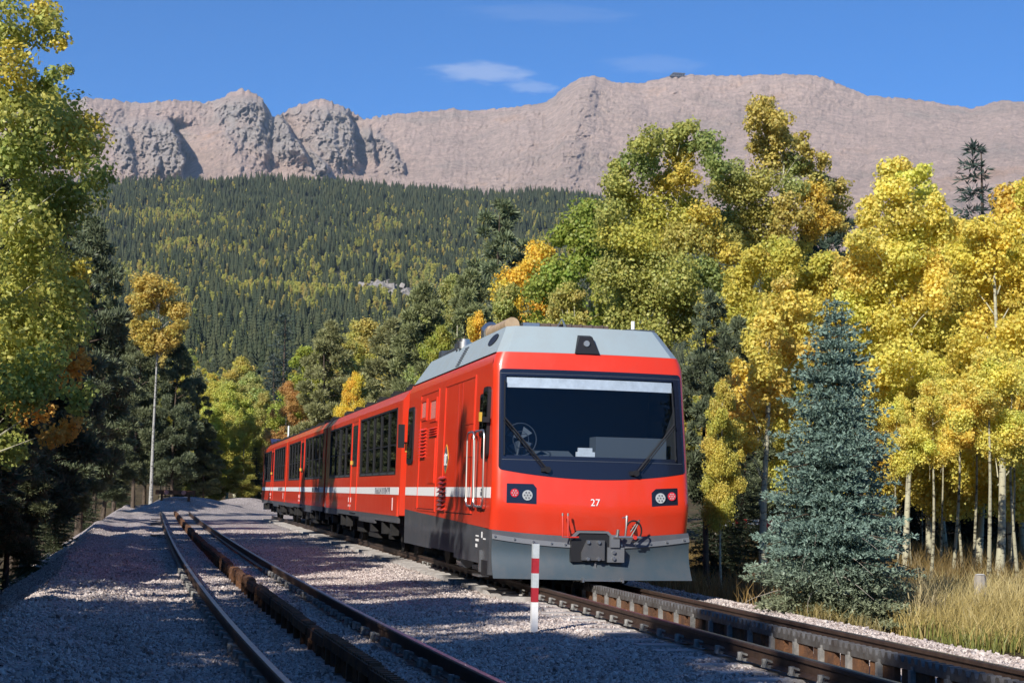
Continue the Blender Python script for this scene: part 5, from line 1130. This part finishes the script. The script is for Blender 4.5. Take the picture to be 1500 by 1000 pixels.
plant('spruce', 0, -3.9, 16.4, 10.4-gz(-3.9, 16.4), .95, DPINE, 'slender dark conifer left of the camera shading the locomotive side', 'conifers left of the camera')
for i in range(34):                                   # the wood closes in behind the camera and on the right
    if i < 18: x, y = 13.5+(i % 3)*4.2+random.uniform(-1, 1), -16+(i//3)*5.2+random.uniform(-1.2, 1.2); zt = random.uniform(4.5, 6.5)
    elif i < 26: x, y = -3+(i-18)*2.6+random.uniform(-.8, .8), -24+random.uniform(-3, 3); zt = random.uniform(7, 9)
    else: x, y = -14.5+random.uniform(-1.5, 1.5), -8+(i-26)*6.5; zt = random.uniform(8, 10)
    plant('pine', i, x, y, zt-gz(x, y), 1.15, DPINE, 'dark pine of the wood outside the picture around the camera', 'pines around the camera')

# ------------------------------------------------------------------ forest on the hillside
def far_conifer(seed, n=9, h=13., rad=2.0):
    r = np.random.default_rng(seed); V = []; Fq = []
    for i in range(n):
        t = i/n; z0 = h*(.04+.9*t); z1 = z0+h*.24*(1-t*.35); R = rad*(1-t)**.85+.15; k = 7; a0 = r.uniform(0, 6); b = len(V)
        V.append((0, 0, min(z1, h)))
        for j in range(k*2):
            a = a0+pi*j/k; q = R*(r.uniform(.85, 1.2) if j % 2 == 0 else r.uniform(.5, .7)); V.append((q*cos(a), q*sin(a), z0+(0 if j % 2 == 0 else .35)))
        Fq += [(b, b+1+j, b+1+(j+1) % (2*k)) for j in range(2*k)]
    return np_mesh('far_conifer', V, Fq)
def far_aspen(seed, h=11.):
    r = np.random.default_rng(seed); bl = []
    for i in range(9): t = (i+.5)/9; a = r.uniform(0, 6); q = 1.5*sin(pi*(.15+.8*t))*r.uniform(.2, 1); bl.append((q*cos(a), q*sin(a), h*(.25+.68*t), r.uniform(.9, 1.5)*(1-.35*t)))
    return mesh_from('far_aspen', [blob_leaves(bl, .75, .55, r)])
def forest_mat(name, cols, transl):
    m = bpy.data.materials.new(name); m.use_nodes = True; N, L_ = m.node_tree.nodes, m.node_tree.links; N.remove(N['Principled BSDF'])
    oi = N.new('ShaderNodeObjectInfo'); rp = N.new('ShaderNodeValToRGB'); e = rp.color_ramp.elements
    for i, c in enumerate(cols):
        p_ = i/(len(cols)-1)
        if i == 0: e[0].position = 0; e[0].color = (*c, 1)
        elif i == len(cols)-1: e[-1].position = 1; e[-1].color = (*c, 1)
        else: k = e.new(p_); k.color = (*c, 1)
    L_.new(oi.outputs['Random'], rp.inputs[0]); d = N.new('ShaderNodeBsdfDiffuse'); t = N.new('ShaderNodeBsdfTranslucent'); L_.new(rp.outputs[0], d.inputs[0]); L_.new(rp.outputs[0], t.inputs[0])
    x = N.new('ShaderNodeMixShader'); x.inputs[0].default_value = transl; L_.new(d.outputs[0], x.inputs[1]); L_.new(t.outputs[0], x.inputs[2]); L_.new(x.outputs[0], N['Material Output'].inputs[0]); return m
def make_forest():
    cm = forest_mat('far_conifers', [(.040, .052, .030), (.055, .068, .038), (.08, .088, .045), (.05, .066, .042)], .1); am = forest_mat('far_aspens', [(.30, .33, .10), (.42, .42, .11), (.54, .49, .11), (.35, .37, .12), (.54, .42, .11), (.40, .36, .15)], .3)
    pc = [far_conifer(200+i, rad=2.1+.25*i, h=12.) for i in range(4)]; pa = [far_aspen(210+i) for i in range(3)]
    for m_ in pc: m_.materials.append(cm)
    for m_ in pa: m_.materials.append(am)
    r = np.random.default_rng(31); n = 78000
    az = r.uniform(-.22, .62, n); u = r.random(n); rr = np.sqrt(430**2+u*(2560**2-430**2))
    X = rr*np.sin(az); Y = rr*np.cos(az)
    keep = ~((Y < 330) & (np.abs(X-Y*tan(.03)) < 0))
    # rocky clearing
    q = at(578, 425, Y=1250); keep &= np.hypot((X-q[0])/30, (Y-1250)/110) > 1
    X, Y, rr, az = X[keep], Y[keep], rr[keep], az[keep]; n = len(X)
    px = 750+FPX*np.tan(az-YAW); pyy = hor(px)-FPX*hill_z(X, Y)/rr
    pat = fbm(X/55., Y/160., 4, 7); pat2 = fbm(X/220., Y/400., 3, 17)
    mid = np.exp(-((pyy-400)/75.)**2)
    pat3 = fbm(X/18., Y/45., 3, 57); prob = .10+.32*mid*sstep(.35, .55, pat3)+.80*sstep(.47, .60, pat)*sstep(.40, .56, pat3)*(.25+.75*mid)+.35*sstep(.5, .62, pat2)*sstep(.48, .58, pat3)
    prob *= 1-.85*sstep(330, 290, pyy)*(1-np.exp(-((px-225)/60.)**2))
    asp = r.random(n) < prob
    idx = np.where(asp, 4+r.integers(0, 3, n), r.integers(0, 4, n)); s = np.where(asp, r.uniform(.6, 1.05, n), r.uniform(.45, 1.25, n)*(.85+.5*fbm(X/60., Y/60., 2, 37)))
    P = np.stack([X, Y, hill_z(X, Y)-.8], -1); rot = np.stack([r.normal(size=n)*.03, r.normal(size=n)*.03, r.uniform(0, 6.28, n)], -1); scl = np.stack([s*r.uniform(.85, 1.15, n), s*r.uniform(.85, 1.15, n), s], -1)
    o = scatter('hillside_forest', P, rot, scl, idx, pc+pa); tag(o, 'dark conifer forest mixed with yellow aspens covering the far hillside', 'forest', kind='stuff')
    fa = [aspen_proto(10, .3, 1.9, 300+i, size=.2, dens=1.3, nb=40)[1] for i in range(4)]; fp = [pine_proto(10, 1.9, .12, 310+i, nb=80, n_per=90, L_=.3, W_=.09)[1] for i in range(2)]; fs = [spruce_proto(10, 1.9, 320+i, nwh=26, per_br=7, L_=.4, W_=.09, tuft=4, step=.3)[1] for i in range(2)]
    for m_ in fa: m_.materials.append(M['leaf'])
    for m_ in fp+fs: m_.materials.append(M['needle'])
    n2 = 1500; az = r.uniform(-.20, .60, n2); rr = np.sqrt(150**2+r.random(n2)*(470**2-150**2)); X = rr*np.sin(az); Y = rr*np.cos(az)
    asp = r.random(n2) < .30+.5*sstep(.45, .6, fbm(X/30., Y/50., 3, 27)); idx = np.where(asp, r.integers(0, 4, n2), 4+r.integers(0, 4, n2)); s = np.where(asp, r.uniform(.7, 1.0, n2), r.uniform(.8, 1.25, n2))
    o = scatter('foothill_wood', np.stack([X, Y, ground_z(X, Y)-.2], -1), np.stack([0*X, 0*X, r.uniform(0, 6.28, n2)], -1), np.stack([s, s, s], -1), idx,
                fa+fp+fs, [(.62, .55, .10), (.46, .46, .10), (.38, .40, .09), (.70, .55, .10), (.13, .145, .07), (.15, .16, .08), (.10, .125, .075), (.11, .13, .075)])
    tag(o, 'mixed wood of aspens and conifers on the foot of the hill behind the train', 'wood', kind='stuff')
    # bare boulder patch in the clearing
    rm = material('boulder_grey', (.24, .22, .20), .95, var=.3, vscale=.3); mb = MB(); r2 = random.Random(4)
    for k in range(130):
        x = q[0]+r2.gauss(0, 11); y = 1250+r2.gauss(0, 60); z = float(hill_z(np.array([x]), np.array([y]))[0]); s_ = r2.uniform(3, 7.5)
        pts = [Vector((r2.uniform(-1, 1), r2.uniform(-1, 1), r2.uniform(-.4, .8))).normalized()*s_*r2.uniform(.8, 1.2) for _ in range(9)]
        bm = bmesh.new(); [bm.verts.new(p_+Vector((x, y, z))) for p_ in pts]; bmesh.ops.convex_hull(bm, input=bm.verts); bm.verts.ensure_lookup_table(); bm.verts.index_update()
        mb.add([v.co for v in bm.verts], [[v.index for v in f.verts] for f in bm.faces]); bm.free()
    o = mb.build('boulder_field', rm, None, 0); tag(o, 'patch of bare grey boulders in a clearing of the hillside forest', 'boulders', kind='stuff')
make_forest()

# ------------------------------------------------------------------ loose stones of the ballast
def make_stones():
    protos = []; r = random.Random(9)
    sm = bpy.data.materials.new('ballast_stone'); sm.use_nodes = True; N, L_ = sm.node_tree.nodes, sm.node_tree.links; b = N['Principled BSDF']; b.inputs['Roughness'].default_value = .9; b.inputs['Specular IOR Level'].default_value = .2
    oi = N.new('ShaderNodeObjectInfo'); rp = N.new('ShaderNodeValToRGB'); e = rp.color_ramp.elements; e[0].color = (.21, .165, .15, 1); e[1].color = (.62, .56, .52, 1); k = e.new(.35); k.color = (.42, .355, .325, 1); k = e.new(.7); k.color = (.52, .45, .415, 1); L_.new(oi.outputs['Random'], rp.inputs[0]); L_.new(rp.outputs[0], b.inputs['Base Color'])
    for i in range(6):
        bm = bmesh.new()
        for _ in range(11): bm.verts.new(Vector((r.gauss(0, 1), r.gauss(0, 1), r.gauss(0, .8))).normalized()*r.uniform(.75, 1.1)*.5)
        bmesh.ops.convex_hull(bm, input=bm.verts); me = bpy.data.meshes.new('ballast_stone'); bm.to_mesh(me); bm.free(); me.materials.append(sm); protos.append(me)
    q = np.random.default_rng(5)
    out = []
    for (n, y0, y1, x0, x1) in ((110000, 9, 20, -3.2, 8.6), (90000, 20, 36, -3.6, 8.6), (30000, 36, 62, -4.2, 8.5)):
        yy = q.uniform(y0, y1, n); xx = q.uniform(x0, x1, n); out.append(np.stack([xx, yy], -1))
    XY = np.vstack(out); X, Y = XY[:, 0], XY[:, 1]
    # keep rails, racks clear
    lt = left_track_x(Y); clear = np.ones(len(X), bool)
    for c in (TRACK_X, lt):
        for d, w in ((-.7525, .10), (.7525, .10), (0, .11)): clear &= np.abs(X-c-d) > w
    clear &= ~((Y > 22.7) & (Y < 90) & (np.abs(X-TRACK_X) < .6))
    clear &= ~((np.abs(X-TRACK_X) < 1.3) & (q.random(len(X)) < .55))
    X, Y = X[clear], Y[clear]; n = len(X); s = q.uniform(.015, .045, n)*np.where(q.random(n) < .035, 1.9, 1)
    Z = ground_z(X, Y)+s*.12
    o = scatter('ballast_stones', np.stack([X, Y, Z], -1), q.uniform(0, 6.28, (n, 3)), np.stack([s*q.uniform(.8, 1.3, n), s, s*q.uniform(.6, 1, n)], -1), q.integers(0, 6, n), protos)
    tag(o, 'loose pinkish-grey ballast stones spread between the tracks', 'gravel', kind='stuff')
make_stones()

# ------------------------------------------------------------------ dry grass
def make_grass():
    r = np.random.default_rng(8); pts = []
    def patch_(n, x0, x1, y0, y1, hlo, hhi, col):
        x = r.uniform(x0, x1, n); y = r.uniform(y0, y1, n); k = fbm(x/.7, y/.7, 2, 3) > .42; x, y = x[k], y[k]; h = r.uniform(hlo, hhi, len(x))
        pts.append((x, y, h, np.array(col)*r.uniform(.65, 1.25, (len(x), 1))))
    patch_(14000, 9.6, 13.5, 18.2, 23.5, .18, .48, (.46, .36, .13)); patch_(9000, 10.4, 15.5, 22, 28, .25, .62, (.52, .42, .18)); patch_(1500, 9.8, 10.5, 21, 23, .5, 1.0, (.44, .36, .19)); patch_(2500, 9.4, 12, 17.6, 20, .12, .35, (.22, .24, .06))
    patch_(7000, 8.6, 14, 24, 36, .2, .5, (.26, .17, .06)); patch_(1500, 8.5, 9.2, 19.5, 22.5, .08, .3, (.30, .24, .09)); patch_(22000, 12.5, 24, 26, 46, .25, .7, (.22, .15, .05))
    V = []; C = []; 
    for x, y, h, c in pts:
        n = len(x); z = ground_z(x, y)-.02; b = np.stack([x, y, z], -1); a = r.uniform(0, 6.28, n); w = r.uniform(.004, .009, n); sx = np.stack([np.cos(a)*w, np.sin(a)*w, 0*a], -1)
        ln = r.normal(size=(n, 2))*.22; mid = b+np.stack([ln[:, 0]*h*.35, ln[:, 1]*h*.35, h*.6], -1); tip = b+np.stack([ln[:, 0]*h*1.2, ln[:, 1]*h*1.2, h], -1)
        V.append(np.stack([b-sx, b+sx, mid+sx*.8, mid-sx*.8, mid-sx*.8, mid+sx*.8, tip+sx*.15, tip-sx*.15], 1).reshape(-1, 3)); C.append(np.repeat(np.concatenate([c, np.ones((n, 1))], 1), 8, 0))
    V = np.vstack(V); C = np.vstack(C); me = np_mesh('dry_grass', V, np.arange(len(V)).reshape(-1, 4), False, {'lc': ('FLOAT_COLOR', C)})
    o = link('dry_grass', me, leaf_material('grass_blade', .3, .03)); tag(o, 'tall dry golden grass growing on the right beside the track', 'grass', kind='stuff')
make_grass()
# weathered post stump in the grass
X, Y = at(1436, 885, Y=24.6)[0], 24.6
st = empty('wooden_stump', (X, Y, gz(X, Y))); tag(st, 'short weathered pale grey stump post standing in the dry grass', 'stump')
mb = MB(); mb.tube([(0, 0, -.1), (.01, 0, .3), (0, .01, .52), (.0, 0, .60)], [.12, .105, .10, .085], 9); mb.build('stem', M['dead_wood'], st); mb = MB(); mb.tube([(0, 0, .601), (.0, 0, .615)], [.08, .05], 9); mb.build('cut_top', material('cut_wood', (.5, .48, .45), .9, var=.2, vscale=30), st)
# red and white barrier glimpsed behind the bushes
X, Y = at(1085, 765, Y=37)[0], 37.0
br = empty('road_barrier', (X, Y, gz(X, Y))); tag(br, 'red and white barrier bar glimpsed behind the dark bushes', 'barrier')
zb = at(1085, 768, Y=37)[2]-gz(X, Y)
for k in range(5): MB().box(-.75+.3*k, -.45+.3*k, -.03, .03, zb-.07, zb+.13).build('board', M['post_red'] if k % 2 == 0 else M['post_white'], br)
for s in (-.6, .6): MB().box(s-.04, s+.04, .03, .09, -.1, zb+.18).build('leg', M['dead_wood'], br)
# building on the summit
sp = at(995, 111, Y=5300); sb = empty('summit_building', (sp[0], sp[1], sp[2]-6)); tag(sb, 'tiny dark building on the bare summit ridge', 'building')
mb = MB(); mb.box(-22, 16, -10, 10, 0, 11); mb.box(-32, -22, -8, 8, 0, 6); mb.build('wall', material('summit_wall', (.06, .06, .065), .8), sb); mb = MB(); mb.box(-24, 18, -12, 12, 11, 13); mb.build('roof', material('summit_roof', (.10, .10, .11), .7), sb)
for k in range(5): MB().box(-18+7*k, -14+7*k, -10.3, -10.02, 4, 8).build('window', M['frame'], sb)

# ------------------------------------------------------------------ thin blue mountain air
def make_haze():
    m = bpy.data.materials.new('mountain_air'); m.use_nodes = True; N, L_ = m.node_tree.nodes, m.node_tree.links; N.remove(N['Principled BSDF'])
    v = N.new('ShaderNodeVolumePrincipled'); v.inputs['Color'].default_value = (.62, .78, 1.0, 1); v.inputs['Density'].default_value = 3.6e-5; v.inputs['Anisotropy'].default_value = .0
    L_.new(v.outputs[0], N['Material Output'].inputs['Volume'])
    o = MB().box(-9500, 9500, -9500, 9500, -8, 1650).build('haze', m, None, 0); tag(o, 'thin blue haze in the mountain air', 'haze', kind='stuff'); o.display_type = 'WIRE'
make_haze()
